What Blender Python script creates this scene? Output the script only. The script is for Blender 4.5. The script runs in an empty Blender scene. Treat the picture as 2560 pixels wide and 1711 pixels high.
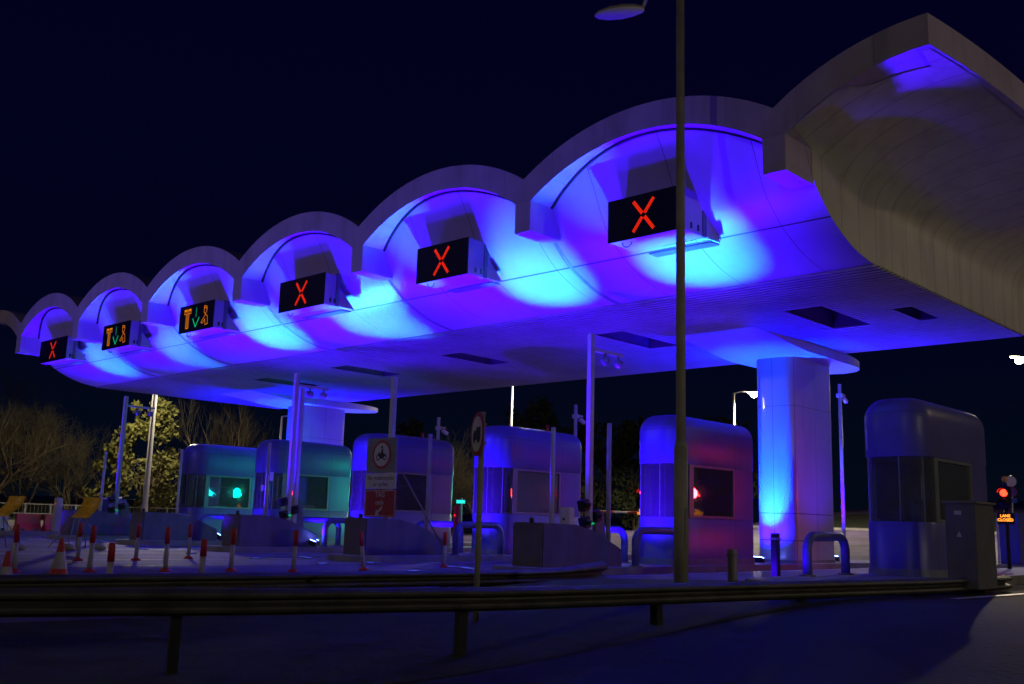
import bpy, bmesh, math, random
from mathutils import Vector, Matrix
R = math.radians
S = bpy.context.scene
C = S.collection
# ------------------------------------------------------------------ camera
cam = bpy.data.cameras.new('camera'); co = bpy.data.objects.new('camera', cam); C.objects.link(co)
cam.lens = 35.325; cam.sensor_width = 36.0; cam.clip_start = .1; cam.clip_end = 2000
yaw, pitch, roll = 0.760164645, 0.178014498, 0.0287582519
f = Vector((-math.sin(yaw)*math.cos(pitch), math.cos(yaw)*math.cos(pitch), math.sin(pitch)))
r0 = Vector((math.cos(yaw), math.sin(yaw), 0)); u0 = r0.cross(f)
rr = math.cos(roll)*r0 + math.sin(roll)*u0; uu = -math.sin(roll)*r0 + math.cos(roll)*u0
m = Matrix((rr, uu, -f)).transposed().to_4x4(); m.translation = (0, 0, 1.0)
co.matrix_world = m; S.camera = co
# ------------------------------------------------------------------ world: night sky
w = bpy.data.worlds.new('World'); S.world = w; w.use_nodes = True
nt = w.node_tree; nt.nodes.clear()
wo = nt.nodes.new('ShaderNodeOutputWorld'); bg = nt.nodes.new('ShaderNodeBackground'); nt.links.new(bg.outputs[0], wo.inputs[0])
tc = nt.nodes.new('ShaderNodeTexCoord'); sx = nt.nodes.new('ShaderNodeSeparateXYZ'); cr = nt.nodes.new('ShaderNodeValToRGB')
nt.links.new(tc.outputs['Generated'], sx.inputs[0]); nt.links.new(sx.outputs[2], cr.inputs[0]); nt.links.new(cr.outputs[0], bg.inputs[0])
cr.color_ramp.elements[0].position = 0.0; cr.color_ramp.elements[0].color = (.0010, .0032, .0065, 1)
cr.color_ramp.elements[1].position = .5; cr.color_ramp.elements[1].color = (.0007, .0005, .012, 1)
e = cr.color_ramp.elements.new(.2); e.color = (.0006, .0011, .011, 1)
bg.inputs[1].default_value = 1.0
S.view_settings.view_transform = 'Standard'; S.view_settings.look = 'None'; S.view_settings.exposure = 0; S.view_settings.gamma = 1
S.render.engine = 'CYCLES'
S.cycles.use_denoising = True; S.cycles.max_bounces = 6; S.cycles.diffuse_bounces = 3; S.cycles.transparent_max_bounces = 16
S.cycles.sample_clamp_indirect = 4
S.cycles.caustics_reflective = False; S.cycles.caustics_refractive = False

# ------------------------------------------------------------------ helpers
MB_CACHE = {}
def _mix(nt, fac, a, b):
    n = nt.nodes.new('ShaderNodeMix'); n.data_type = 'RGBA'
    if isinstance(fac, float): n.inputs[0].default_value = fac
    else: nt.links.new(fac, n.inputs[0])
    for i, v in ((6, a), (7, b)):
        if isinstance(v, tuple): n.inputs[i].default_value = (*v[:3], 1)
        else: nt.links.new(v, n.inputs[i])
    return n.outputs[2]
def _math(nt, op, a, b=None):
    n = nt.nodes.new('ShaderNodeMath'); n.operation = op
    for i, v in enumerate((a, b)):
        if v is None: continue
        if isinstance(v, (int, float)): n.inputs[i].default_value = v
        else: nt.links.new(v, n.inputs[i])
    return n.outputs[0]
def mat(name, col, rough=.6, metal=0., var=.15, scale=3., stain=0., bump=0., emit=None, est=0., seams=None, spec=.5, coat=0., sk=.16):
    """seams: list of (axis, period, offset, halfwidth) dark joint lines"""
    M = bpy.data.materials.new(name); M.use_nodes = True; n = M.node_tree; b = n.nodes['Principled BSDF']
    b.inputs['Roughness'].default_value = rough; b.inputs['Metallic'].default_value = metal
    b.inputs['Specular IOR Level'].default_value = spec
    if coat: b.inputs['Coat Weight'].default_value = coat
    t = n.nodes.new('ShaderNodeTexCoord'); obj = t.outputs['Object']
    nz = n.nodes.new('ShaderNodeTexNoise'); nz.inputs['Scale'].default_value = scale; nz.inputs['Detail'].default_value = 6
    n.links.new(obj, nz.inputs['Vector'])
    rp = n.nodes.new('ShaderNodeMapRange'); rp.inputs[1].default_value = .3; rp.inputs[2].default_value = .7
    n.links.new(nz.outputs[0], rp.inputs[0])
    dk = tuple(c*(1-var) for c in col)
    c = _mix(n, rp.outputs[0], dk, tuple(min(1, v*(1+var*.6)) for v in col))
    if stain:
        mp = n.nodes.new('ShaderNodeMapping'); mp.inputs['Scale'].default_value = (1.3, 1.3, .22)
        n.links.new(obj, mp.inputs[0]); n2 = n.nodes.new('ShaderNodeTexNoise'); n2.inputs['Scale'].default_value = 2.2; n2.inputs['Detail'].default_value = 8
        n.links.new(mp.outputs[0], n2.inputs['Vector'])
        r2 = n.nodes.new('ShaderNodeMapRange'); r2.inputs[1].default_value = .5; r2.inputs[2].default_value = .72; r2.inputs[4].default_value = stain
        n.links.new(n2.outputs[0], r2.inputs[0])
        c = _mix(n, r2.outputs[0], c, tuple(v*.35 for v in col))
    if seams:
        sp = n.nodes.new('ShaderNodeSeparateXYZ'); n.links.new(obj, sp.inputs[0])
        for ax, per, off, hw in seams:
            v = _math(n, 'DIVIDE', _math(n, 'SUBTRACT', sp.outputs[ax], off), per)
            fr = _math(n, 'SUBTRACT', v, _math(n, 'ROUND', v))
            k = _math(n, 'LESS_THAN', _math(n, 'ABSOLUTE', fr), hw/per)
            c = _mix(n, k, c, tuple(v*sk for v in col))
    n.links.new(c, b.inputs['Base Color'])
    if bump:
        bm_ = n.nodes.new('ShaderNodeBump'); bm_.inputs['Strength'].default_value = bump; bm_.inputs['Distance'].default_value = .02
        n3 = n.nodes.new('ShaderNodeTexNoise'); n3.inputs['Scale'].default_value = scale*14; n3.inputs['Detail'].default_value = 4
        n.links.new(obj, n3.inputs['Vector']); n.links.new(n3.outputs[0], bm_.inputs['Height']); n.links.new(bm_.outputs[0], b.inputs['Normal'])
    if emit:
        b.inputs['Emission Color'].default_value = (*emit, 1); b.inputs['Emission Strength'].default_value = est
    return M
def glass_mat(name, tint=(.6, .7, .75), refl=.9):
    M = bpy.data.materials.new(name); M.use_nodes = True; n = M.node_tree; n.nodes.clear()
    o = n.nodes.new('ShaderNodeOutputMaterial'); mx = n.nodes.new('ShaderNodeMixShader'); t = n.nodes.new('ShaderNodeBsdfTransparent'); g = n.nodes.new('ShaderNodeBsdfGlossy')
    fr = n.nodes.new('ShaderNodeFresnel'); fr.inputs[0].default_value = 1.6
    t.inputs[0].default_value = (*tint, 1); g.inputs[0].default_value = (refl, refl, refl, 1); g.inputs['Roughness'].default_value = .03
    nz = n.nodes.new('ShaderNodeTexNoise'); nz.inputs['Scale'].default_value = 3.; bp = n.nodes.new('ShaderNodeBump'); bp.inputs['Strength'].default_value = .08; bp.inputs['Distance'].default_value = .05
    n.links.new(nz.outputs[0], bp.inputs['Height']); n.links.new(bp.outputs[0], g.inputs['Normal'])
    a = _math(n, 'ADD', fr.outputs[0], .12)
    n.links.new(a, mx.inputs[0]); n.links.new(t.outputs[0], mx.inputs[1]); n.links.new(g.outputs[0], mx.inputs[2])
    df = n.nodes.new('ShaderNodeBsdfDiffuse'); df.inputs[0].default_value = (.5, .5, .55, 1); m2 = n.nodes.new('ShaderNodeMixShader'); m2.inputs[0].default_value = .14
    n.links.new(mx.outputs[0], m2.inputs[1]); n.links.new(df.outputs[0], m2.inputs[2]); n.links.new(m2.outputs[0], o.inputs[0])
    return M
def emis(name, col, st):
    M = bpy.data.materials.new(name); M.use_nodes = True; n = M.node_tree; n.nodes.clear()
    o = n.nodes.new('ShaderNodeOutputMaterial'); e_ = n.nodes.new('ShaderNodeEmission'); e_.inputs[0].default_value = (*col, 1); e_.inputs[1].default_value = st
    n.links.new(e_.outputs[0], o.inputs[0]); return M

class MB:
    def __init__(s): s.v = []; s.f = []; s.sm = []
    def add(s, vs, fs, smooth=False):
        k = len(s.v); s.v += [tuple(p) for p in vs]; s.f += [tuple(i+k for i in q) for q in fs]; s.sm += [smooth]*len(fs); return s
    def box(s, x0, x1, y0, y1, z0, z1):
        vs = [(x, y, z) for z in (z0, z1) for y in (y0, y1) for x in (x0, x1)]
        return s.add(vs, [(0, 2, 3, 1), (4, 5, 7, 6), (0, 1, 5, 4), (2, 6, 7, 3), (0, 4, 6, 2), (1, 3, 7, 5)])
    def obox(s, c, size, rot):
        hx, hy, hz = (v/2 for v in size); c = Vector(c)
        vs = [c + rot @ Vector((x, y, z)) for z in (-hz, hz) for y in (-hy, hy) for x in (-hx, hx)]
        return s.add(vs, [(0, 2, 3, 1), (4, 5, 7, 6), (0, 1, 5, 4), (2, 6, 7, 3), (0, 4, 6, 2), (1, 3, 7, 5)])
    def quad(s, a, b, c, d): return s.add([a, b, c, d], [(0, 1, 2, 3)])
    def tube(s, pts, rad, n=10, caps=True):
        pts = [Vector(p) for p in pts]
        if not isinstance(rad, (list, tuple)): rad = [rad]*len(pts)
        vs = []; prev = None
        for i, p in enumerate(pts):
            d = (pts[min(i+1, len(pts)-1)] - pts[max(i-1, 0)])
            d = d.normalized() if d.length > 1e-9 else Vector((0, 0, 1))
            if prev is None:
                a = Vector((0, 0, 1)) if abs(d.z) < .9 else Vector((1, 0, 0)); a = d.cross(a).normalized()
            else:
                a = (prev - d*prev.dot(d)); a = a.normalized() if a.length > 1e-6 else d.orthogonal().normalized()
            prev = a; b = d.cross(a)
            for k in range(n):
                t = 2*math.pi*k/n; vs.append(p + (a*math.cos(t) + b*math.sin(t))*rad[i])
        fs = []
        for i in range(len(pts)-1):
            for k in range(n):
                k2 = (k+1) % n; fs.append((i*n+k, i*n+k2, (i+1)*n+k2, (i+1)*n+k))
        s.add(vs, fs, True)
        if caps:
            k0 = len(s.v) - len(vs)
            s.f.append(tuple(k0+k for k in reversed(range(n)))); s.sm.append(False)
            s.f.append(tuple(k0+(len(pts)-1)*n+k for k in range(n))); s.sm.append(False)
        return s
    def lathe(s, prof, c=(0, 0, 0), n=20, axis='Z'):
        vs = []
        for r, z in prof:
            for k in range(n):
                t = 2*math.pi*k/n; x, y = r*math.cos(t), r*math.sin(t)
                p = (x, y, z) if axis == 'Z' else ((x, z, y) if axis == 'Y' else (z, x, y))
                vs.append((p[0]+c[0], p[1]+c[1], p[2]+c[2]))
        fs = [(i*n+k, i*n+(k+1) % n, (i+1)*n+(k+1) % n, (i+1)*n+k) for i in range(len(prof)-1) for k in range(n)]
        return s.add(vs, fs, True)
    def prism(s, poly, z0, z1):   # poly in xy
        n = len(poly); vs = [(x, y, z0) for x, y in poly] + [(x, y, z1) for x, y in poly]
        fs = [tuple(reversed(range(n))), tuple(range(n, 2*n))] + [(i, (i+1) % n, n+(i+1) % n, n+i) for i in range(n)]
        return s.add(vs, fs)
    def prism_x(s, poly, x0, x1):  # poly in yz
        n = len(poly); vs = [(x0, y, z) for y, z in poly] + [(x1, y, z) for y, z in poly]
        fs = [tuple(reversed(range(n))), tuple(range(n, 2*n))] + [(i, (i+1) % n, n+(i+1) % n, n+i) for i in range(n)]
        return s.add(vs, fs)
    def grid(s, rows, smooth=True):
        n = len(rows[0]); vs = [p for r_ in rows for p in r_]
        return s.add(vs, [(i*n+j, i*n+j+1, (i+1)*n+j+1, (i+1)*n+j) for i in range(len(rows)-1) for j in range(n-1)], smooth)
    def build(s, name, material, parent=None, bevel=0., weld=True, autosm=True):
        me = bpy.data.meshes.new(name)
        bm = bmesh.new(); vv = [bm.verts.new(p) for p in s.v]
        for q, sm in zip(s.f, s.sm):
            try:
                fc = bm.faces.new([vv[i] for i in q]); fc.smooth = sm
            except ValueError: pass
        if weld: bmesh.ops.remove_doubles(bm, verts=bm.verts, dist=1e-4)
        bmesh.ops.dissolve_degenerate(bm, dist=1e-5, edges=bm.edges)
        bmesh.ops.recalc_face_normals(bm, faces=bm.faces)
        if bevel:
            es = [ed for ed in bm.edges if len(ed.link_faces) == 2 and ed.calc_face_angle(0) > .6]
            bmesh.ops.bevel(bm, geom=es, offset=bevel, segments=2, affect='EDGES', clamp_overlap=True)
        bm.to_mesh(me); bm.free()
        o = bpy.data.objects.new(name, me); C.objects.link(o); me.materials.append(material)
        if parent is not None:
            o.parent = parent
            o.matrix_parent_inverse = Matrix()
            loc = world_loc(parent)
            me.transform(Matrix.Translation(-loc))
        return o
def world_loc(o):
    l = Vector((0, 0, 0))
    while o is not None: l += o.location; o = o.parent
    return l
def tag(o, label, cat, group=None):
    o['label'] = label; o['category'] = cat
    if group: o['group'] = group
    return o
def thing(name, label, cat, loc=(0, 0, 0), group=None):
    o = bpy.data.objects.new(name, None); C.objects.link(o); o.location = loc; o.empty_display_size = .3
    return tag(o, label, cat, group)
def struct(o, kind='structure'): o['kind'] = kind; return o
def dup(root, loc, label, rotz=None):
    r = root.copy(); C.objects.link(r); r.location = loc; r['label'] = label
    if rotz is not None: r.rotation_euler.z = rotz
    for ch in list(root.children):
        c = ch.copy(); C.objects.link(c); c.parent = r
        for g in list(ch.children):
            d = g.copy(); C.objects.link(d); d.parent = c
    return r
def own(o, parent):   # parent an existing object keeping mesh in place
    o.parent = parent; o.data.transform(Matrix.Translation(-world_loc(parent))) if o.type == 'MESH' else None
def text_mb(body, size, depth=.004, align='CENTER'):
    """returns list of (x,y) polygons faces as MB in XY plane, centred"""
    cu = bpy.data.curves.new('t', 'FONT'); cu.body = body; cu.size = size; cu.extrude = depth; cu.align_x = align; cu.align_y = 'CENTER'; cu.resolution_u = 3
    o = bpy.data.objects.new('t', cu); C.objects.link(o)
    dg = bpy.context.evaluated_depsgraph_get(); me = bpy.data.meshes.new_from_object(o.evaluated_get(dg))
    b = MB(); b.add([v.co[:] for v in me.vertices], [tuple(p.vertices) for p in me.polygons])
    bpy.data.objects.remove(o); bpy.data.curves.remove(cu); bpy.data.meshes.remove(me)
    return b
def lamp(kind, name, loc, power, col, parent, aim=None, size=None, blend=1., rad=.05):
    l = bpy.data.lights.new(name, kind); l.energy = power; l.color = col
    if kind == 'SPOT': l.spot_size = R(size); l.spot_blend = blend
    l.shadow_soft_size = rad
    o = bpy.data.objects.new(name, l); C.objects.link(o); o.location = Vector(loc) - world_loc(parent); o.parent = parent
    if aim is not None:
        o.rotation_euler = (Vector(aim)-Vector(loc)).to_track_quat('-Z', 'Y').to_euler()
    return o

# ------------------------------------------------------------------ materials
M = {}
M['panel'] = mat('white_panel', (.56, .46, .66), .45, var=.08, scale=1.2, stain=.14)
M['scoop'] = mat('scoop_panel', (.56, .46, .66), .38, var=.06, scale=1., stain=.12, seams=[(2, 50., 6.62, .010), (0, 1.85, -.93, .007)])
M['fascia'] = mat('fascia_panel', (.56, .46, .66), .5, var=.12, scale=1.5, stain=.35, seams=[(0, 1.38, .35, .006)], sk=.6)
M['end'] = mat('end_panel', (.66, .63, .55), .5, var=.10, scale=.9, stain=.28, seams=[(1, .74, .2, .009)], sk=.45)
M['slat'] = mat('soffit_slat', (.34, .28, .36), .4, var=.2, scale=.6, stain=.3)
M['dark'] = mat('dark_recess', (.03, .03, .035), .8)
M['seal'] = mat('black_seal', (.015, .015, .02), .7)
M['column'] = mat('column_cladding', (.56, .50, .56), .3, var=.07, scale=1., stain=.22, seams=[(2, 40., 1.33, .012), (2, 40., .60, .012), (2, 40., 4.3, .006), (0, 40., -.02, .006), (1, 1.15, .05, .006)], spec=.6, coat=.3)
M['roof'] = mat('roof_membrane', (.25, .25, .25), .8)
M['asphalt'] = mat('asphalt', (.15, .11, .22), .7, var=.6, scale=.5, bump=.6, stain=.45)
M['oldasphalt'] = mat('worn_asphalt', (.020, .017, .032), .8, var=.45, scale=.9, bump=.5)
M['concrete'] = mat('concrete', (.19, .165, .20), .85, var=.22, scale=1.5, stain=.35, bump=.3)
M['kerb'] = mat('kerb_concrete', (.34, .32, .30), .8, var=.25, scale=2., stain=.2)
M['grass'] = mat('grass', (.028, .034, .016), .95, var=.5, scale=2.5, bump=.8)
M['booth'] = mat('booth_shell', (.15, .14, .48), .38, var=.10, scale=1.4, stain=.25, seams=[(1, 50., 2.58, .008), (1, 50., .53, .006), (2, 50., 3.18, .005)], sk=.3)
M['frame'] = mat('window_frame', (.25, .27, .30), .4)
M['glass'] = glass_mat('booth_glass')
M['inside'] = mat('booth_interior', (.22, .24, .32), .7)
M['barrier'] = mat('barrier_steel', (.12, .115, .10), .55, metal=.2, var=.35, scale=3., stain=.5, bump=.2)
M['barrierpost'] = mat('barrier_post_steel', (.018, .017, .02), .7)
M['steel'] = mat('galvanised_steel', (.30, .29, .26), .5, metal=.35, var=.25, scale=4., stain=.35)
M['pole'] = mat('painted_pole', (.40, .37, .31), .55, var=.2, scale=3., stain=.3)
M['whitepole'] = mat('pale_pole', (.62, .60, .62), .4, var=.1)
M['black'] = mat('black_housing', (.02, .02, .022), .45)
M['screen'] = mat('screen_black', (.004, .004, .004), .6, spec=.2)
M['red'] = mat('red_plastic', (.55, .03, .03), .5, var=.15)
M['sleeve'] = mat('white_sleeve', (.50, .46, .50), .5, var=.3, scale=6., stain=.5)
M['redsign'] = mat('red_sign_face', (.42, .02, .035), .5, var=.1)
M['white'] = mat('white_plastic', (.72, .70, .68), .5, var=.12, stain=.2)
M['greysign'] = mat('grey_sign_face', (.28, .29, .26), .6)
M['signink'] = mat('black_sign_print', (.02, .02, .02), .6)
M['signblue'] = mat('blue_sign_face', (.03, .08, .40), .5)
M['yellow'] = mat('orange_board', (.95, .48, .02), .5, var=.2, scale=5, emit=(1, .35, .02), est=0)
M['sand'] = mat('sandbag', (.45, .42, .25), .9)
M['lens'] = mat('camera_dome', (.25, .25, .28), .12, coat=.5)
M['bark'] = mat('bark', (.12, .085, .05), .9, var=.3)
M['twig'] = mat('twig', (.065, .05, .022), .9, var=.3)
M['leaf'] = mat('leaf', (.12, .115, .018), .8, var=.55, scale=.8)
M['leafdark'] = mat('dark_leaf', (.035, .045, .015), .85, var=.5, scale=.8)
M['cabinet'] = mat('cabinet_paint', (.16, .16, .18), .5, stain=.2)
M['bluebox'] = mat('blue_cabinet', (.10, .12, .45), .5)
E_ = {}
E_['red'] = emis('red_led', (1., .022, .004), 1.25)
E_['green'] = emis('green_led', (.0, .62, .20), 1.0)
E_['orange'] = emis('orange_led', (1., .26, .0), 1.1)
E_['redlamp'] = emis('red_signal', (1., .022, .008), 9)
E_['greenlamp'] = emis('green_signal', (.0, 1., .5), 10)
E_['amber'] = emis('amber_display', (1., .28, .02), 4)
E_['lamp'] = emis('street_lamp_light', (1., .93, .66), 60)
E_['blue'] = emis('blue_flood_lens', (.12, .2, 1.), 30)
E_['blue_dim'] = emis('added_light_lens', (.08, .12, 1.), 1.5)
E_['tealtext'] = emis('teal_display', (.02, .8, .7), 1.2)
E_['dimblue'] = emis('cash_display', (.04, .12, 1.), 1.)
E_['pinlamp'] = emis('distant_lamp', (.7, 1., .5), 4)

V = [-8.13, -14.02, -19.66, -25.19, -30.72, -35.92, -41.12]   # island axes = valleys of the canopy
YF, YB = 14.96, 30.54
YC = (YF+YB)/2
# ------------------------------------------------------------------ ground
def sm(a, b, x):
    t = max(0., min(1., (x-a)/(b-a))); return t*t*(3-2*t)
def gz(x, y):
    z = -.50*(1-sm(5.5, 15.0, y))*sm(-15.5, -11.5, x) - .10*(1-sm(5.5, 15, y))*sm(-9, -5, x)
    z += .040*max(0, y-31)*sm(-48, -36, x) + .05*max(0, min(y, 90)-62)*sm(-58, -46, x)
    z += .05*max(0, -(max(x, -110)+62))
    return z
def ysteps(a, b, d):
    n = max(1, int(round((b-a)/d))); return [a+(b-a)*i/n for i in range(n+1)]
xs = sorted(set([round(v, 3) for v in [-600, -300, -180, -130] + ysteps(-110, -50, 4) + ysteps(-50, -20, 2) + ysteps(-20, 0, .5) + ysteps(0, 20, 4) + [40, 90, 200, 500]]))
ys = sorted(set([round(v, 3) for v in [-400, -150, -60, -30] + ysteps(-20, 0, 2) + ysteps(0, 32, .8) + ysteps(32, 100, 3) + [140, 250, 500, 900]]))
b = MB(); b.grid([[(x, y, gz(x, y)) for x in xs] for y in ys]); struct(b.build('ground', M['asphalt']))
def sheet(name, m, poly_fn, n, dz, kind='structure'):
    """strip between two paths: poly_fn(i)->(xa,ya,xb,yb)"""
    rows = []
    for i in range(n+1):
        xa, ya, xb, yb = poly_fn(i/n); row = []
        for k in range(13):
            t = k/12; x = xa+(xb-xa)*t; y = ya+(yb-ya)*t; row.append((x, y, gz(x, y)+dz))
        rows.append(row)
    g = MB(); g.grid(rows); return struct(g.build(name, m), kind)
def lerp(a, b, t): return a+(b-a)*t
# foreground road surface and the verge between it and the barrier
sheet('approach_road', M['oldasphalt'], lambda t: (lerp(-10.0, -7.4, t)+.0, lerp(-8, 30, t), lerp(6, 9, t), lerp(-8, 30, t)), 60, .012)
sheet('verge', M['grass'], lambda t: (lerp(-13.4, -12.0, t) if t < .72 else lerp(-12.4, -6.8, (t-.72)/.28), lerp(-6, 23, t), lerp(-8.35, -6.2, t), lerp(-6, 23, t)), 60, .02)
sheet('far_verge', M['grass'], lambda t: (lerp(-50, 30, t), 60, lerp(-50, 30, t), 75), 20, .02)
sheet('left_verge', M['grass'], lambda t: (-63, lerp(5, 75, t), -100, lerp(5, 75, t)), 20, .02)
# far kerb, pale road edge
g = MB()
for i in range(40):
    x = -52+i*2; z = gz(x, 59.6); g.box(x, x+1.98, 59.4, 59.7, z-.1, z+.14)
struct(g.build('far_kerb', M['kerb']))
# white painted line on the foreground road at right
sheet('road_line', M['white'], lambda t: (lerp(-6.1, -5.75, t), lerp(16.5, 23, t), lerp(-5.95, -5.6, t), lerp(16.5, 23, t)), 10, .03)
# painted lane lines on the plaza
for k in range(6):
    xm = (V[k]+V[k+1])/2
    for s_ in (-1, 1):
        x = xm+s_*1.65
        if x > -12: continue
        g = MB()
        for yy in ysteps(8.0, 30, 1.0)[:-1]: g.quad((x-.05, yy, .004), (x+.05, yy, .004), (x+.05, yy+1.0, .004), (x-.05, yy+1.0, .004))
        struct(g.build('lane_line', M['white']))

# ------------------------------------------------------------------ canopy
can = thing('toll_canopy', 'long white toll plaza canopy with scalloped arches, washed in blue light', 'canopy', (-24.6, YC, 0))
ZV, ZA, ZI, ZS, ZP, ZB = 8.22, 9.07, 8.54, 7.71, 7.05, 6.10
D = .95
def circ(c, sag, x):   # height above chord of circular arc, |x|<=c
    r_ = (c*c+sag*sag)/(2*sag); return math.sqrt(max(0, r_*r_-x*x)) - (r_-sag)
def outer_z(x, xa, xb): c = (xb-xa)/2; return ZV + circ(c, ZA-ZV, x-(xa+xb)/2)
def inner_z(x, xa, xb): c = (xb-xa)/2-.22; return ZS + circ(c, ZI-ZS, max(-c, min(c, x-(xa+xb)/2)))
def my(y, flip): return 2*YC-y if flip else y
def rib(xa, xb, flip, full=True, corner=None):
    """arch rib over the bay; corner: x of a mitred corner (half bay)"""
    g = MB(); n = 28; st = []
    A, B = xa, xb
    x0, x1 = A, B
    if corner == 'R': x1 = (A+B)/2
    if corner == 'L': x0 = (A+B)/2
    ps = []
    for i in range(n+1):
        x = x0+(x1-x0)*i/n; ps.append(x)
    for x in ps:
        xi = min(max(x, A+.22), B-.22)
        ps_ = (x, outer_z(x, A, B), xi, inner_z(xi, A, B)); st.append(ps_)
    if corner != 'L': st.insert(0, (A, ZV, A, ZS))
    if corner != 'R': st.append((B, ZV, B, ZS))
    rows = []
    for xo, zo, xi, zi in st:
        do = di = D
        if corner == 'R': do, di = min(D, (x1-xo)*8), min(D, (x1-xi)*8)
        if corner == 'L': do, di = min(D, (xo-x0)*8), min(D, (xi-x0)*8)
        rows.append([(xo, my(YF, flip), zo), (xi, my(YF, flip), zi), (xi, my(YF+di, flip), zi), (xo, my(YF+do, flip), zo), (xo, my(YF, flip), zo)])
    g.grid(rows, False)
    if not corner or corner == 'R': g.f.append(tuple(range(4))); g.sm.append(False)
    k = len(g.v)-5
    if not corner or corner == 'L': g.f.append((k, k+1, k+2, k+3)); g.sm.append(False)
    return g.build('arch_rib', M['fascia'], can)
bays = [(V[k+1], V[k]) for k in range(6)]
XR, XL = -5.43, 2*(-24.625)+5.43
hb = XR-V[0]
for fl in (False, True):
    for xa, xb in bays: rib(xa, xb, fl)
    rib(V[0], V[0]+2*hb, fl, corner='R'); rib(V[6]-2*(V[6]-XL), V[6], fl, corner='L')
    for x in V:
        a, b_ = sorted((my(YF, fl), my(YF+D+.05, fl)))
        g = MB(); g.box(x-.217, x+.217, a, b_, ZP, ZS-.003); g.build('rib_post', M['panel'], can)
# scoops
prof = [(18.6, 6.10), (18.3, 6.105), (17.9, 6.155), (17.5, 6.24), (17.2, 6.34), (16.89, 6.47), (16.62, 6.60), (16.38, 6.76), (16.18, 6.92), (16.03, 7.06), (15.89, 7.25), (15.75, 7.5), (15.60, 7.8), (15.43, 8.1), (15.26, 8.36), (15.10, 8.58)]
def subdiv(p):
    out = []
    for i in range(len(p)-1):
        p0 = p[max(i-1, 0)]; p1 = p[i]; p2 = p[i+1]; p3 = p[min(i+2, len(p)-1)]
        for k in range(3):
            t = k/3; out.append(tuple(.5*((2*p1[j])+(-p0[j]+p2[j])*t+(2*p0[j]-5*p1[j]+4*p2[j]-p3[j])*t*t+(-p0[j]+3*p1[j]-3*p2[j]+p3[j])*t**3) for j in (0, 1)))
    out.append(p[-1]); return out
P2 = subdiv(prof)
def wall_y(z):
    for (ya, za), (yb, zb) in zip(prof[:-1], prof[1:]):
        if za <= z <= zb: return ya+(yb-ya)*(z-za)/(zb-za)
    return prof[-1][0]
XE = -7.905; XEL = 2*(-24.625)-XE
for fl in (False, True):
    for k, (xa, xb) in enumerate(bays):
        x0 = xa+.012 if k < 5 else XEL; x1 = xb-.012 if k > 0 else XE
        g = MB(); rows = []
        for y, z in P2:
            row = []
            for i in range(33):
                x = lerp(x0, x1, i/32); lim = inner_z(x, xa, xb)+.10; zz = min(z, lim); row.append((x, my(y if z <= lim else wall_y(zz), fl), zz))
            rows.append(row)
        g.grid(rows); g.build('scoop_panel', M['scoop'], can)
    g = MB(); g.grid([[(x, my(y+.05, fl), z+.04) for x in (XEL+.05, XE-.05)] for y, z in P2 if z < 7.9]); g.build('scoop_backing', M['seal'], can)
    # dark seal where each scoop meets the arch vault
    for xa, xb in bays:
        pts = []
        for i in range(25):
            x = lerp(xa+.23, xb-.23, i/24); zz = inner_z(x, xa, xb); pts.append((x, my(wall_y(zz)-.012, fl), zz-.012))
        g = MB(); g.tube(pts, .035, 5, False); g.build('arch_seal', M['seal'], can)
    # groove strip on each bay joint, visible as a dark arc
    for x in V[1:6]:
        g = MB(); rows = []
        for y, z in [q for q in P2[2:] if q[1] < 7.6]: rows.append([(x-.055, my(y, fl)-(0 if fl else .0), z-.006), (x-.025, my(y, fl), z-.03), (x+.025, my(y, fl), z-.03), (x+.055, my(y, fl), z-.006)])
        g.grid(rows); g.build('joint_cover', M['slat'], can)
# flat soffit of narrow slats with service hatches
hatches = [(-11.28, -10.33, 21.1, 23.6), (-9.2, -8.75, 22.3, 23.8), (-16.8, -15.85, 21.0, 23.45), (-22.9, -22.0, 20.85, 23.1), (-28.1, -27.1, 20.5, 22.9), (-33.2, -32.2, 20.8, 23.0)]
slatm = MB(); y = 18.33; pitch_ = .20
while y < 27.15:
    segs = [(XEL, XE)]
    for hx0, hx1, hy0, hy1 in hatches:
        if y+.11 > hy0 and y < hy1:
            ns = []
            for a, b_ in segs:
                if hx0 > a and hx1 < b_: ns += [(a, hx0), (hx1, b_)]
                else: ns.append((a, b_))
            segs = ns
    for a, b_ in segs: slatm.box(a, b_, y, y+.12, ZB-.035, ZB+.02)
    y += pitch_
slatm.build('slatted_soffit', M['slat'], can)
hx = sorted(set([XEL, XE]+[v for h in hatches for v in h[:2]])); hy = sorted(set([18.3, 27.2]+[v for h in hatches for v in h[2:]]))
g = MB()
for i in range(len(hx)-1):
    for j in range(len(hy)-1):
        cx_, cy_ = (hx[i]+hx[i+1])/2, (hy[j]+hy[j+1])/2
        if any(h[0] < cx_ < h[1] and h[2] < cy_ < h[3] for h in hatches): continue
        g.quad((hx[i], hy[j], ZB+.03), (hx[i+1], hy[j], ZB+.03), (hx[i+1], hy[j+1], ZB+.03), (hx[i], hy[j+1], ZB+.03))
g.build('soffit_backing', M['seal'], can)
for h in hatches:
    g = MB(); x0, x1, y0, y1 = h
    g.quad((x0, y0, ZB+.5), (x1, y0, ZB+.5), (x1, y1, ZB+.5), (x0, y1, ZB+.5))
    for (a, b_, c_, d_) in ((x0, y0, x1, y0), (x1, y0, x1, y1), (x1, y1, x0, y1), (x0, y1, x0, y0)):
        g.quad((a, b_, ZB-.02), (c_, d_, ZB-.02), (c_, d_, ZB+.5), (a, b_, ZB+.5))
    g.build('service_hatch', M['cabinet'], can)
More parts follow.
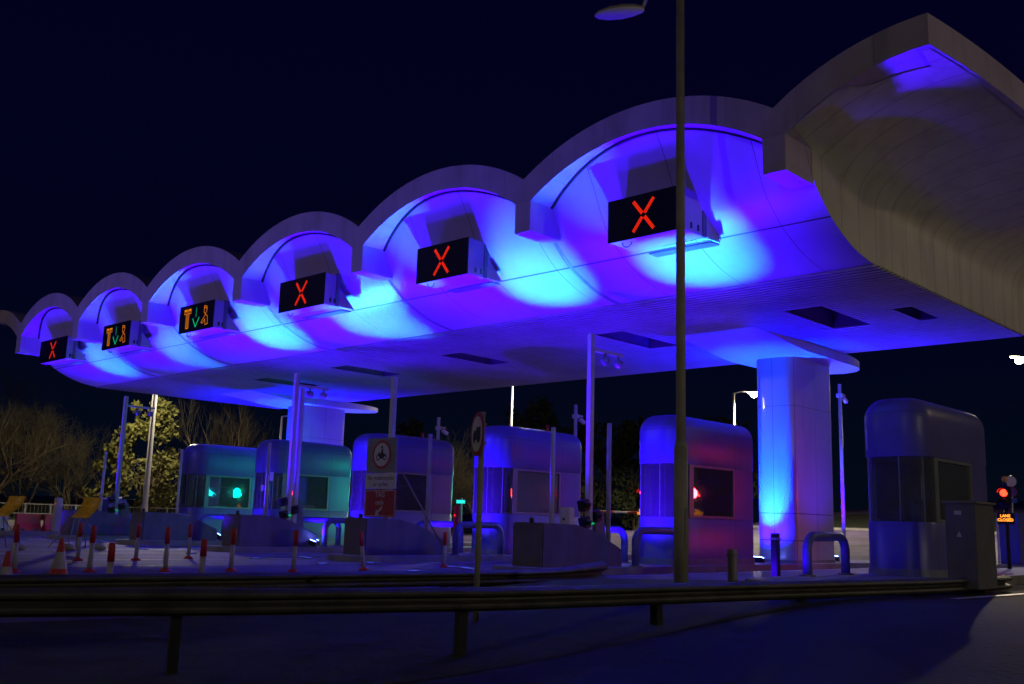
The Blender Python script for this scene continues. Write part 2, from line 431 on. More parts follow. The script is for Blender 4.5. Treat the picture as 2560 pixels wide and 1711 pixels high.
# end walls and side arch ribs
LY = YB-YF
def side(right):
    sgn = 1 if right else -1
    cxm = -24.625
    def X(x): return x if right else 2*cxm-x
    def px(t): return XR+.152*t*(1-t/LY)
    def zo(t): t = min(t, LY-t); return ZA - t*t/96
    def zi(t): return zo(t)-(ZA-ZI)
    n = 48; rows = []; 
    for i in range(n+1):
        t = LY*i/n; d = min(.12, t, LY-t); y = YF+t
        rows.append([(X(px(t)), y, zo(t)), (X(px(t)), y, zi(t)), (X(px(t)-d), y, zi(t)), (X(px(t)-d), y, zo(t)), (X(px(t)), y, zo(t))])
    g = MB(); g.grid(rows, False); g.build('side_arch_rib', M['fascia'], can)
    # wall: vertical at the soffit edge, flaring out into the rib
    rows = []; xa, xb = V[0], V[0]+2*hb
    ny = 64
    pr = [(yy, zz) for yy, zz in P2]
    def base(y):
        yy = y if y < YC else 2*YC-y
        if yy >= 18.6: return ZB-.012
        for i in range(len(pr)-1):
            if pr[i+1][0] <= yy <= pr[i][0] and pr[i][0] > pr[i+1][0]:
                t = (pr[i][0]-yy)/(pr[i][0]-pr[i+1][0]); return lerp(pr[i][1], pr[i+1][1], t)
        return 7.5
    def y0(x):
        pts = [(-7.9, 15.0), (-6.86, 15.0), (-6.62, 15.42), (-6.2, 15.52), (-5.87, 15.64), (-5.7, 15.70), (-5.6, 15.1), (-4., 15.1)]
        for (xa_, ya_), (xb_, yb_) in zip(pts[:-1], pts[1:]):
            if xa_ <= x <= xb_: return lerp(ya_, yb_, (x-xa_)/(xb_-xa_))
        return 15.0
    yl = [15.0, 15.2, 15.42, 15.52, 15.64, 15.8, 15.92, 16.03, 16.1, 16.2, 16.35, 16.5, 16.65, 16.8, 17., 17.25, 17.5, 17.8, 18.2, 18.6]
    yl = yl + ysteps(19, 2*YC-19, .5) + [2*YC-v for v in reversed(yl)]
    for y in yl:
        row = []; mirr = y > YC; yy = 2*YC-y if mirr else y
        def Y(v): return 2*YC-v if mirr else v
        zb = min(base(max(yy, 15.905)), 7.5)
        for k in range(7): row.append((X(XE), Y(max(yy, 15.905)), lerp(min(zb, 7.1+.4*(1-sm(16.0, 17.6, yy))), lerp(7.71, 7.2, sm(16.0, 17.6, yy)), k/6)))
        for k in range(1, 19):
            u = (k/18); x_ = lerp(XE, XR, u); ys_ = max(yy, y0(x_)); t = ys_-YF; bl = sm(16.0, 17.6, yy)
            top = zi(t)+.02; xt = px(t)-.06; x = lerp(XE, xt, u); xq = lerp(XE, XR, u)
            z = ZS+(inner_z(xq, xa, xb)-ZS)/(ZI-ZS)*(top-ZS)-.035*min(1, k/3)
            b0, b1, b2, b3 = (1-u)**3, 3*u*(1-u)**2, 3*u*u*(1-u), u**3
            bx = b0*XE+b1*XE+b2*(xt-1.5)+b3*xt; bz = b0*7.2+b1*8.0+b2*(top-.05)+b3*top
            row.append((X(lerp(x, bx, bl)), Y(ys_), lerp(z, bz, bl)))
        rows.append(row)
    g = MB(); g.grid(rows); g.build('end_wall', M['end'], can)
side(True); side(False)
# roof vaults
for xa, xb in bays + [(V[0], XR), (XL, V[6])]:
    A, B = (xa, xb)
    if xb == XR: B = V[0]+2*hb
    if xa == XL: A = V[6]-2*(V[6]-XL)
    g = MB(); rows = []
    for i in range(17):
        x = lerp(xa, xb, i/16); z = outer_z(x, A, B)-.03; d = D
        if xb == XR: d = min(D, XR-x+.02)
        if xa == XL: d = min(D, x-XL+.02)
        rows.append([(x, YF+d-.04, z), (x, 18, z), (x, YB-18+YF, z), (x, YB-d+.04, z)])
    g.grid(rows); g.build('roof_vault', M['roof'], can)

# column and capital
def superell(cx_, cy_, a, b_, n=48, p=2.6):
    out = []
    for k in range(n):
        t = 2*math.pi*k/n; c_, s_ = math.cos(t), math.sin(t)
        out.append((cx_+a*math.copysign(abs(c_)**(2/p), c_), cy_+b_*math.copysign(abs(s_)**(2/p), s_)))
    return out
def column(xc, label):
    t = thing('canopy_column', label, 'column', (xc, 26.7, .14), 'columns carrying the canopy')
    y0, y1, hw = 25.45, 27.95, .60
    def ring(hw, y0, y1, r=.26, n=8):
        pts = []
        for cx_, cy_, a0 in ((xc+hw-r, y0+r, -90), (xc+hw-r, y1-r, 0), (xc-hw+r, y1-r, 90), (xc-hw+r, y0+r, 180)):
            for k in range(n+1):
                a = R(a0+90*k/n); pts.append((cx_+r*math.cos(a), cy_+r*math.sin(a)))
        return pts
    g = MB(); zs = [.14, .7, 2, 3.5, 4.8, 5.5, 5.86]
    rg = ring(hw, y0, y1)
    g.grid([[(x, y, z) for x, y in rg+rg[:1]] for z in zs]); g.build('column_shaft', M['column'], t)
    g = MB(); rg2 = ring(hw+.03, y0-.03, y1+.03)
    g.prism(rg2, .141, .22); g.build('plinth', M['kerb'], t)
    # capital: boat-shaped plate under the soffit with a curved nose
    g = MB(); yc = 26.0; rows_t = []; rows_b = []; N = 40
    rim = []
    for k in range(N+1):
        u = k/N; y = 22.3+u*(30.0-22.3)
        wv = 1.32*max(0., 1-abs(2*max(0, (u-.42))/1.16)**2.6)**(1/2.2) if u > .42 else 1.32-(.42-u)*.35
        wv = max(wv, .02)
        zlow = 6.07-.26*sm(0, .42, u)+.12*sm(.62, 1, u)
        rim.append((wv, y, zlow))
    g.grid([[(xc-wv, y, ZB-.004), (xc-wv, y, z)] for wv, y, z in rim]); g.grid([[(xc+wv, y, ZB-.004), (xc+wv, y, z)] for wv, y, z in rim])
    wv, y, z = rim[-1]; g.quad((xc-wv, y, ZB-.004), (xc+wv, y, ZB-.004), (xc+wv, y, z), (xc-wv, y, z))
    rr_ = g.build('capital_rim', M['panel'], t)
    g = MB(); g.grid([[(xc+wv*s_, y, z+.002*(1-s_*s_)) for s_ in (-.99, -.5, 0, .5, .99)] for wv, y, z in rim]); g.build('capital_underside', M['panel'], t)
    return t
col1 = column(V[1]+.02, 'white rounded slab column nearest the camera, right of the booth with the red glow')
col2 = column(V[5]-1.45, 'white slab column far along the canopy, behind the two teal booths')

# ------------------------------------------------------------------ islands and booths
BLUE_HOT = (.008, .42, 1.); BLUE = (.046, .0002, 1.)
def island(k):
    x = V[k]; h = .14 if k else .2
    poly = []
    for i in range(9): a = R(180+180*i/8); poly.append((x+.95*math.cos(a), 15.6+.95*math.sin(a)*.8))
    for i in range(9): a = R(180*i/8); poly.append((x+.95*math.cos(a), 31+.95*math.sin(a)*.8))
    g = MB(); g.prism(poly, -.15, h); o = g.build('toll_island', M['kerb'], bevel=.02); struct(o); return h
HI = [island(k) for k in range(7)]
def rrect(xc, hw, y0, y1, rf, rb, n=8, inset=0.):
    pts = []
    hw -= inset; y0 += inset; y1 -= inset; rf = max(.02, rf-inset); rb = max(.02, rb-inset)
    for cx_, cy_, a0, r in ((xc+hw-rf, y0+rf, -90, rf), (xc+hw-rb, y1-rb, 0, rb), (xc-hw+rb, y1-rb, 90, rb), (xc-hw+rf, y0+rf, 180, rf)):
        for k in range(n+1):
            a = R(a0+90*k/n); pts.append((cx_+r*math.cos(a), cy_+r*math.sin(a)))
    return pts
def make_booth(name, label, zb, number=None):
    """built at x=0 with its front at y=0, base zb"""
    t = thing(name, label, 'toll booth', (0, 0, zb), 'toll booths on the islands')
    L = 3.6; hw = .66; rf, rb = .5, .22
    z0, z1, z2, z3 = zb+.0, 1.24, 2.50, 3.69
    def ringrow(z, inset=0., rf_=rf, rb_=rb): return [(x, y, z) for x, y in (lambda p: p+p[:1])(rrect(0, hw, 0, L, rf_, rb_, inset=inset))]
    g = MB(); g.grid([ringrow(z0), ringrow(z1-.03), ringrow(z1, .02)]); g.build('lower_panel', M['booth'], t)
    g = MB(); g.prism(rrect(0, hw, 0, L, rf, rb, inset=-.025), zb-.02, zb+.14); g.build('plinth', M['frame'], t)
    g = MB(); g.prism(rrect(0, hw, 0, L, rf, rb, inset=.03), z1-.06, z1-.02); g.build('counter', M['inside'], t)
    rows = [ringrow(z2, .05), ringrow(z2, .0), ringrow(z2+.02, -.012)]
    fr = .42
    for k in range(9):
        a = R(90*k/8); ins = fr*(1-math.cos(a)); rows.append(ringrow(z3-fr+fr*math.sin(a), ins-.012, rf, rb))
    base_in = fr-.012
    rows.append([(p[0]*.5, 1.8+(p[1]-1.8)*.7, z3+.03) for p in rows[-1]]); rows.append([(0, 1.8+(p[1]-1.8)*.3, z3+.04) for p in rows[-1]])
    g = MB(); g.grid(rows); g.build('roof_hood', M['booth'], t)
    g = MB(); g.prism(rrect(0, hw, 0, L, rf, rb, inset=.04), z2+.01, z2+.05); g.build('ceiling', M['inside'], t)
    # rear solid part of the window band
    g = MB(); pts = [p for p in rrect(0, hw, 0, L, rf, rb) if p[1] > L-rb-.01]
    pts = [(hw, 2.55)] + [p for p in pts] + [(-hw, 2.55)]
    g.grid([[(x, y, z) for x, y in pts] for z in (z1-.005, z2+.004)]); g.quad((-hw, 2.55, z1), (hw, 2.55, z1), (hw, 2.55, z2), (-hw, 2.55, z2)); g.build('rear_panel', M['booth'], t)
    # curved front glass
    fp = [p for p in rrect(0, hw, 0, L, rf, rb, n=10, inset=.02) if p[1] < rf+.02]
    left = sorted([p for p in fp if p[0] < 0], key=lambda p: -p[1]); right = sorted([p for p in fp if p[0] >= 0], key=lambda p: p[1])
    arc = left+right
    g = MB(); g.grid([[(x, y, z) for x, y in arc] for z in (z1, z2)]); g.build('front_window', M['glass'], t)
    for s_ in (-1, 1):
        g = MB(); g.box(s_*(hw-.03)-.03, s_*(hw-.03)+.03, rf+.02, rf+.14, z1, z2); g.build('window_post', M['frame'], t)
        g = MB(); g.box(s_*(hw-.035)-.004, s_*(hw-.035)+.004, rf+.18, 2.5, z1+.05, z2-.05); sw = g.build('side_window', M['glass'], t)
        g = MB(); xx0, xx1 = s_*(hw-.02)-.022, s_*(hw-.02)+.022
        g.box(xx0, xx1, rf+.14, rf+.2, z1, z2); g.box(xx0, xx1, 2.48, 2.549, z1, z2); g.box(xx0, xx1, rf+.2, 2.48, z1, z1+.06); g.box(xx0, xx1, rf+.2, 2.48, z2-.06, z2)
        g.build('window_frame', M['frame'], sw)
    for k in (5, 11, 17) :
        if k < len(arc):
            x, y = arc[k]; g = MB(); g.box(x-.012, x+.012, y-.012, y+.012, z1, z2); g.build('mullion', M['frame'], t)
    # things fixed inside: till screen and chair back
    g = MB(); g.obox((-.15, .75, 1.42), (.34, .05, .26), Matrix.Rotation(R(20), 3, 'Z')); g.box(-.19, -.11, .76, .84, 1.2, 1.32); g.build('till_screen', M['black'], t)
    g = MB(); g.obox((.05, 1.5, 1.45), (.42, .08, .5), Matrix.Rotation(R(-15), 3, 'Z')); g.build('chair_back', M['black'], t)
    if number:
        tb = text_mb(number, .62, .002)
        g = MB(); vs = []
        for x, y, z in tb.v:
            a = -1.0 + x/.5   # wrap on the front left corner
            cx_, cy_ = -hw+rf, rf; ang = R(225)+x/rf
            vs.append((cx_+(rf+.016+z)*math.cos(ang), cy_+(rf+.016+z)*math.sin(ang), 2.84+y))
        g.add(vs, tb.f); g.build('booth_number', M['white'], t)
    return t
bl = ['dark toll booth marked 1 at the right end, beside the grey cabinet',
      'blue toll booth with red signal glow on its side window, left of the near column',
      'blue toll booth in the middle, directly behind the round sign post',
      'blue toll booth behind the motorcycle prohibition and red TAG sign',
      'teal-sided toll booth with pale square notices in its window, second from the left',
      'teal-sided toll booth farthest left, with green reflection in its window']
booths = []
for k in range(6):
    if k in (0, 1): b_ = make_booth('toll_booth', bl[k], HI[k], number=str(k+1))
    elif k == 2: proto = b_ = make_booth('toll_booth', bl[k], HI[k])
    else: b_ = dup(proto, (0, 0, HI[k]), bl[k])
    b_.location = (V[k]-[.10, .10, .22, .25, .3, .3][k], 19.9-(.35 if k == 0 else 0), HI[k]); booths.append(b_)
# small notices on the fifth booth glass
for k, (dx, z, wd, hh) in enumerate(((.48, 2.2, .2, .3), (-.0, 1.85, .14, .22))):
    g = MB(); g.box(V[4]+dx-.1, V[4]+dx-.1+wd, 19.868, 19.876, z, z+hh); g.build('window_notice', M['white'], booths[4])
for k in (2, 3):  # beacon and aerial caps on the roofs
    g = MB(); g.tube([(V[k]+.1, 22.2, 3.6), (V[k]+.1, 22.2, 3.80)], .04, 8); g.tube([(V[k]+.1, 22.2, 3.80), (V[k]+.1, 22.2, 3.86)], .05, 8); g.build('roof_beacon', M['redsign'], booths[k])

# crash blocks in front of the islands
def crash_block(k, label):
    x = V[k]; y0, y1 = 15.35, 18.0; zt = 1.02
    prof_ = [(y0, -.05), (y0, zt), (y0+1.1, zt-.02), (y0+1.7, zt-.14), (y1, .50), (y1, -.05)]
    t = thing('crash_block', label, 'concrete block', (x, y0, 0), 'sloping concrete crash blocks on the island noses')
    g = MB(); g.prism_x(prof_, x-.42, x+.42); g.build('block', M['concrete'], t, bevel=.035)
    g = MB(); g.tube([(x-.1, y0+.25, zt), (x-.1, y0+.25, zt+.1)], .05, 8); g.build('lifting_eye', M['black'], t)
    return t
cb = {1: 'sloping concrete block in front of the booth with the red glow', 2: 'sloping concrete block under the red TAG sign',
      3: 'sloping concrete block left of the shining ground flood light', 4: 'sloping concrete block before the teal booth farthest left',
      5: 'sloping concrete block partly behind the right orange board'}
for k in cb: crash_block(k, cb[k])

# hoop guards
def hoop(x, y0, y1, zb, zt, label, parent=None, rad=.085):
    r = .28; pts = [(x, y0, zb)]
    pts.append((x, y0, zt-r))
    for i in range(1, 7): a = R(90*i/6); pts.append((x, y0+r*(1-math.cos(a)), zt-r+r*math.sin(a)))
    for i in range(0, 7): a = R(90*i/6); pts.append((x, y1-r+r*math.sin(a), zt-r+r*math.cos(a)))
    pts.append((x, y1, zb))
    t = thing('hoop_guard', label, 'guard rail', (x, (y0+y1)/2, zb), 'tubular hoop guards beside the booths')
    g = MB(); g.tube(pts, rad, 14); g.build('hoop', M['cabinet' if False else 'booth'], t)
    for yy in (y0, y1):
        g = MB(); g.tube([(x, yy, zb), (x, yy, zb+.03)], .15, 12); g.build('foot_plate', M['steel'], t)
    return t
hoop(V[0]-.78, 17.35, 18.9, HI[0], .92, 'free-standing hoop guard between the near column and the dark booth marked 1')
hl = {1: ('hoop guard left of the booth with the red glow, ending behind the concrete block', 'hoop guard crossing in front of the booth with the red glow, behind the lamp post'),
      2: ('hoop guard just left of the middle booth, half behind its own mate', 'complete hoop guard right of the round sign post, against the middle booth'),
      3: ('hoop guard at the left corner of the booth with the TAG sign', 'hoop guard just right of the shining ground flood light, running behind the TAG sign'),
      4: ('hoop guard at the left corner of the booth with pale notices', 'hoop guard before the door side of the booth with pale notices'),
      5: ('hoop guard left of the booth farthest left, against the fence', 'hoop guard at the right corner of the booth farthest left')}
for k in hl:
    for s_, l_ in zip((-1, 1), hl[k]): hoop(V[k]+s_*.77, 18.0, 19.65, HI[k], .92, l_)

# tall camera poles with twin domes
def cam_pole(x, y, h, label, arm=True, gear=True, hw=.065):
    t = thing('camera_pole', label, 'pole', (x, y, .14), 'tall camera poles on the islands')
    g = MB(); g.box(x-hw, x+hw, y-hw, y+hw, .14, h); g.box(x-.14, x+.14, y-.14, y+.14, .14, .17); g.build('post', M['whitepole'], t, bevel=.012)
    if arm:
        g = MB(); za = h-.35; g.box(x-.035, x+.035, y+hw, y+1.15, za-.035, za+.035); a = g.build('arm', M['whitepole'], t)
        for yy in (y+.5, y+1.0):
            g = MB(); g.tube([(x, yy, za-.03), (x, yy, za-.14)], .025, 8); g.lathe([(.001, -.28), (.06, -.27), (.105, -.22), (.12, -.16), (.10, -.10), (.03, -.08), (.001, -.08)], (x, yy, za-.04), 14)
            g.build('dome_camera', M['lens'], t)
    if gear:
        for dy, z, s_ in ((-.16, 1.42, .11), (.16, 1.2, .1), (-.12, 1.05, .1)):
            g = MB(); g.obox((x+.02, y+dy*1.3, z), (.2, .2, .24), Matrix.Rotation(R(18), 3, 'X')); g.lathe([(.001, .0), (s_*.7, .02), (s_, .08), (s_*.95, .12), (.001, .13)], (x+.1, y+dy*1.3, z-.06), 10)
            g.build('tag_reader', M['black'], t, bevel=.015)
        g = MB(); g.box(x+.1, x+.13, y-.06, y+.04, 1.02, 1.05); g.build('status_led', E_['green'], t)
        g = MB(); g.obox((x, y+.34, .95), (.12, .34, .7), Matrix.Rotation(R(8), 3, 'X')); g.build('reader_box', M['cabinet'], t, bevel=.01)
    return t
cam_pole(V[1], 17.33, 5.24, 'tallest blue-lit pole with twin dome cameras, in front of the middle gap')
cam_pole(V[3], 17.20, 5.22, 'left one of two tall blue poles standing together before the booth with pale notices')
cam_pole(V[5], 17.10, 5.22, 'tall blue pole with twin dome cameras at far left before the trees')
cam_pole(V[3], 17.42, 4.78, 'slimmer right one of two tall blue poles standing together', arm=False, gear=False)
def plain_pole(x, y, h, label, r=.05, m='whitepole'):
    t = thing('height_post', label, 'post', (x, y, .14), 'slim upright posts on the islands')
    g = MB(); g.tube([(x, y, .14), (x, y, h)], r, 12); g.build('post', M[m], t)
    g = MB(); g.tube([(x, y, .14), (x, y, .2)], r*2, 12); g.build('foot', M['steel'], t)
    return t
plain_pole(V[1], 16.1, 3.02, 'slim bright blue post rising behind the concrete block of the near lane')
plain_pole(V[1]+.02, 18.0, 3.28, 'slim dull post left of the booth with the red glow', m='pole', r=.055)
plain_pole(V[2], 17.68, 3.23, 'slim violet post in front of the booth behind the TAG sign', m='pole', r=.055)
plain_pole(V[3], 16.42, 3.09, 'slim bright blue post before the booth with pale notices')
plain_pole(V[5], 16.54, 3.13, 'slim bright blue post farthest left, beside the orange board')
plain_pole(V[5]+.4, 19.3, 3.4, 'slim blue post against the left corner of the booth farthest left')
def small_cam_pole(x, y, h, label, zb=.14):
    t = thing('camera_pole', label, 'pole', (x, y, zb), 'small camera poles behind the booths')
    g = MB(); g.tube([(x, y, zb), (x, y, h)], .055, 10); g.build('post', M['whitepole'], t)
    g = MB(); g.box(x-.1, x+.1, y-.05, y+.05, h-.42, h-.3); g.box(x, x+.05, y, y+.3, h-.36, h-.31); g.build('bracket', M['whitepole'], t)
    g = MB(); g.obox((x+.03, y+.28, h-.48), (.11, .24, .11), Matrix.Rotation(R(-25), 3, 'X')); g.build('camera', M['white'], t, bevel=.01)
    return t
small_cam_pole(V[1]-.1+.0, 29.9, 5.6, 'small camera pole standing right of the near column', .14)
small_cam_pole(V[2], 23.0+.6, 4.62, 'small camera pole above the right end of the middle booth')
small_cam_pole(V[3], 20.4+2.6, 4.45, 'small camera pole above the booth behind the TAG sign')

# ticket pillars
def pillar(x, y, h, label, red=True, w_=.13, m='white'):
    t = thing('ticket_pillar', label, 'pillar', (x, y, .14), 'small lane pillars')
    g = MB(); g.box(x-w_, x+w_, y-w_*.8, y+w_*.8, .14, h); g.build('body', M[m], t, bevel=.02)
    g = MB(); g.tube([(x, y-w_*.8-.012, h-.25), (x, y-w_*.8+.004, h-.25)], .03, 8); g.build('lamp_lens', E_['red'] if red else M['black'], t)
    return t
pillar(V[1], 16.6, 1.36, 'white glowing pillar behind the concrete block, before the middle booth', red=False)
pillar(V[2]+.35, 18.4, 1.40, 'slim red pillar with a red lamp, left of the round sign post', m='red', w_=.08)
pillar(V[6], 17.2, 1.48, 'violet pillar with a red lamp between the two orange boards', m='white', w_=.15)

# ------------------------------------------------------------------ flood lights
def added_ground_light(loc, aim, hot, wide, label, hs=26, ws=96, col=None):  # added unseen up-lights that wash canopy, booths and columns in blue
    x, y = loc; z = gz(x, y)
    t = thing('added_ground_light', label, 'added ground light', (x, y, z), 'added recessed blue up-lights, unseen in the plaza surface')
    g = MB(); g.lathe([(.001, .0), (.15, .0), (.15, .018), (.12, .022), (.12, .016), (.001, .016)], (x, y, z), 20); g.build('housing', M['black'], t)
    g = MB(); g.lathe([(.001, .019), (.115, .019)], (x, y, z), 20); g.build('lens', E_['blue_dim'], t)
    l = Vector((x, y, z+.05))
    if hot: lamp('SPOT', 'hot_beam', l, hot, BLUE_HOT, t, aim, hs, 1., .06)
    if wide: lamp('SPOT', 'wide_beam', l, wide, col or BLUE, t, aim, ws, .8, .45)
    return t
def flood(loc, aim, hot, wide, label, visible=False, hs=26, ws=96, col=None):
    t = thing('flood_light', label, 'flood light', (loc[0], loc[1], loc[2]-.2), 'blue up-lights on the islands')
    a = Vector(aim); l = Vector(loc); d = (a-l).normalized(); q = d.to_track_quat('Z', 'Y').to_matrix()
    g = MB(); g.obox(l-d*.11, (.3, .2, .14), q); g.build('housing', M['black'], t, bevel=.015)
    g = MB(); g.obox(l-d*.03, (.26, .16, .012), q); g.build('lens', E_['blue'], t)
    g = MB(); g.box(l.x-.19, l.x-.165, l.y-.02, l.y+.02, l.z-.28, l.z); g.box(l.x+.165, l.x+.19, l.y-.02, l.y+.02, l.z-.28, l.z); g.box(l.x-.19, l.x+.19, l.y-.03, l.y+.03, l.z-.3, l.z-.27); g.build('bracket', M['steel'], t)
    if hot: lamp('SPOT', 'hot_beam', l+d*.02, hot, BLUE_HOT, t, aim, hs, 1., .06)
    if wide: lamp('SPOT', 'wide_beam', l+d*.02, wide, col or BLUE, t, aim, ws, .8, .10)
    return t
HOT, WIDE = 11000, 8000
for k, sc, la, lb in ((1, 1., 'added ground light nearer the block before the booth with the red glow', 'added ground light farther left of the block before the booth with the red glow'),
                  (3, 1., 'added ground light nearer the block at the pair of tall blue poles', 'added ground light farther left of the block at the pair of tall blue poles'),
                  (5, .45, 'added ground light nearer the block behind the right orange board', 'added ground light farther left of the block behind the right orange board')):
    xa, xb = {1: (-11.1, -15.1), 3: (-21.2, -26.1), 5: (-31.0, -37.0)}[k]
    added_ground_light((V[k]+(1.15 if k == 1 else -1.35), 15.45), (xa, 16.9, 6.25), HOT*sc*(1. if k == 1 else 1.35), WIDE*sc*.9, la, ws=52)
    added_ground_light((V[k]-1.75, 15.45), (xb, 16.7, 6.3), HOT*sc, WIDE*sc, lb)
names = ['nearest red cross sign', 'second red cross sign from the right', 'third red cross sign from the right', 'larger green arrow sign', 'smaller green arrow sign', 'leftmost red cross sign']
for k, xl, pw in ((0, -9.3, 4200), (1, -18.5, 5200), (2, -20.9, 5200), (3, -29.5, 5200), (4, -32.0, 5200), (5, -39.9, 3500)):
    xm = (V[k]+V[k+1])/2
    added_ground_light((xl, 14.95), (xm-(.7 if k == 0 else 0), 15.35, 8.0), 0, pw, 'added lane edge ground light below the '+names[k], ws=44 if k == 0 else 60)
    added_ground_light((xm-1.5, 13.5), (xm+.2, 15.3, 8.0), 0, 1900, 'added mid lane ground light before and left of the '+names[k], ws=50)
    added_ground_light((xm+1.5, 13.5), (xm-1.2 if k == 0 else xm-.2, 15.3, 8.0), 0, 1900, 'added mid lane ground light before and right of the '+names[k], ws=44 if k == 0 else 50)
# narrow added beams that brighten the left haunch of the arches
for k, xs_, pw in ((0, -9.9, 3500), (1, -15.3, 5200), (2, -21.5, 2200), (3, -26.9, 5200), (4, -33.2, 1500)):
    added_ground_light((xs_, 15.2), (V[k+1]+1.15, 15.02, 8.2), pw, 600, 'added narrow ground light aimed left past the '+names[k], hs=17, ws=34)
added_ground_light((-16.1, 15.6), (-6.0, 15.35, 8.5), 0, 30000, 'added narrow ground light aimed at the canopy corner from the second lane', ws=14)
added_ground_light((-16.5, 15.6), (-6.75, 15.15, 8.35), 0, 34000, 'second added narrow ground light aimed at the canopy corner', ws=9)
for k, lab in ((1, 'added flood light behind the block before the booth with the red glow'), (2, 'added flood light behind the block under the red TAG plate')):
    flood((V[k]-.1, 18.35, .36), (V[k]-.1, 19.9, 3.2), 0, 1400, lab, ws=110)  # floods added behind the blocks to brighten the booth fronts
added_ground_light((V[0]-1.3, 16.6), (V[0]-.2, 19.6, 2.6), 0, 330, 'added ground light left of the booth marked 1', ws=90)
flood((-24.55, 17.7, .36), (-23.5, 19.5, 6.1), 0, 900, 'shining blue flood light low on the ground by a concrete block')
flood((V[3]-.2, 18.4, .36), (V[3], 19.9, 3.2), 0, 1000, 'added flood light behind the block before the pair of tall poles', ws=110)  # added flood, brightens the booth front behind it
flood((V[4]-.2, 18.4, .36), (V[4], 19.9, 3.2), 0, 300, 'added flood light behind the farthest left block', ws=110)  # weaker added flood for the next booth front
# uplights at the columns
for xc, ct, lab in ((V[1]+.02, col1, 'black up-light at the foot of the near column'), (V[5]-1.45, col2, 'black up-light at the foot of the far column')):
    flood((xc-.15, 24.80, .30), (xc-.12, 25.30, 2.4), 1500, 8000 if ct is col1 else 14000, lab, hs=56, ws=120, col=(.003, .0003, 1.))
    flood((xc+.2, 28.5, .34), (xc+.3, 29.0, 6.0), 700, 3000, lab.replace('foot', 'rear foot'), hs=60, ws=120)

added_ground_light((V[5]+1.0, 26.6), (V[5]-.9, 26.6, 3.6), 0, 2600, 'added ground light beside the far column', ws=80)
added_ground_light((V[1]+2.6, 26.6), (V[1]+.6, 26.6, 3.6), 0, 500, 'added ground light beside the near column', ws=80)
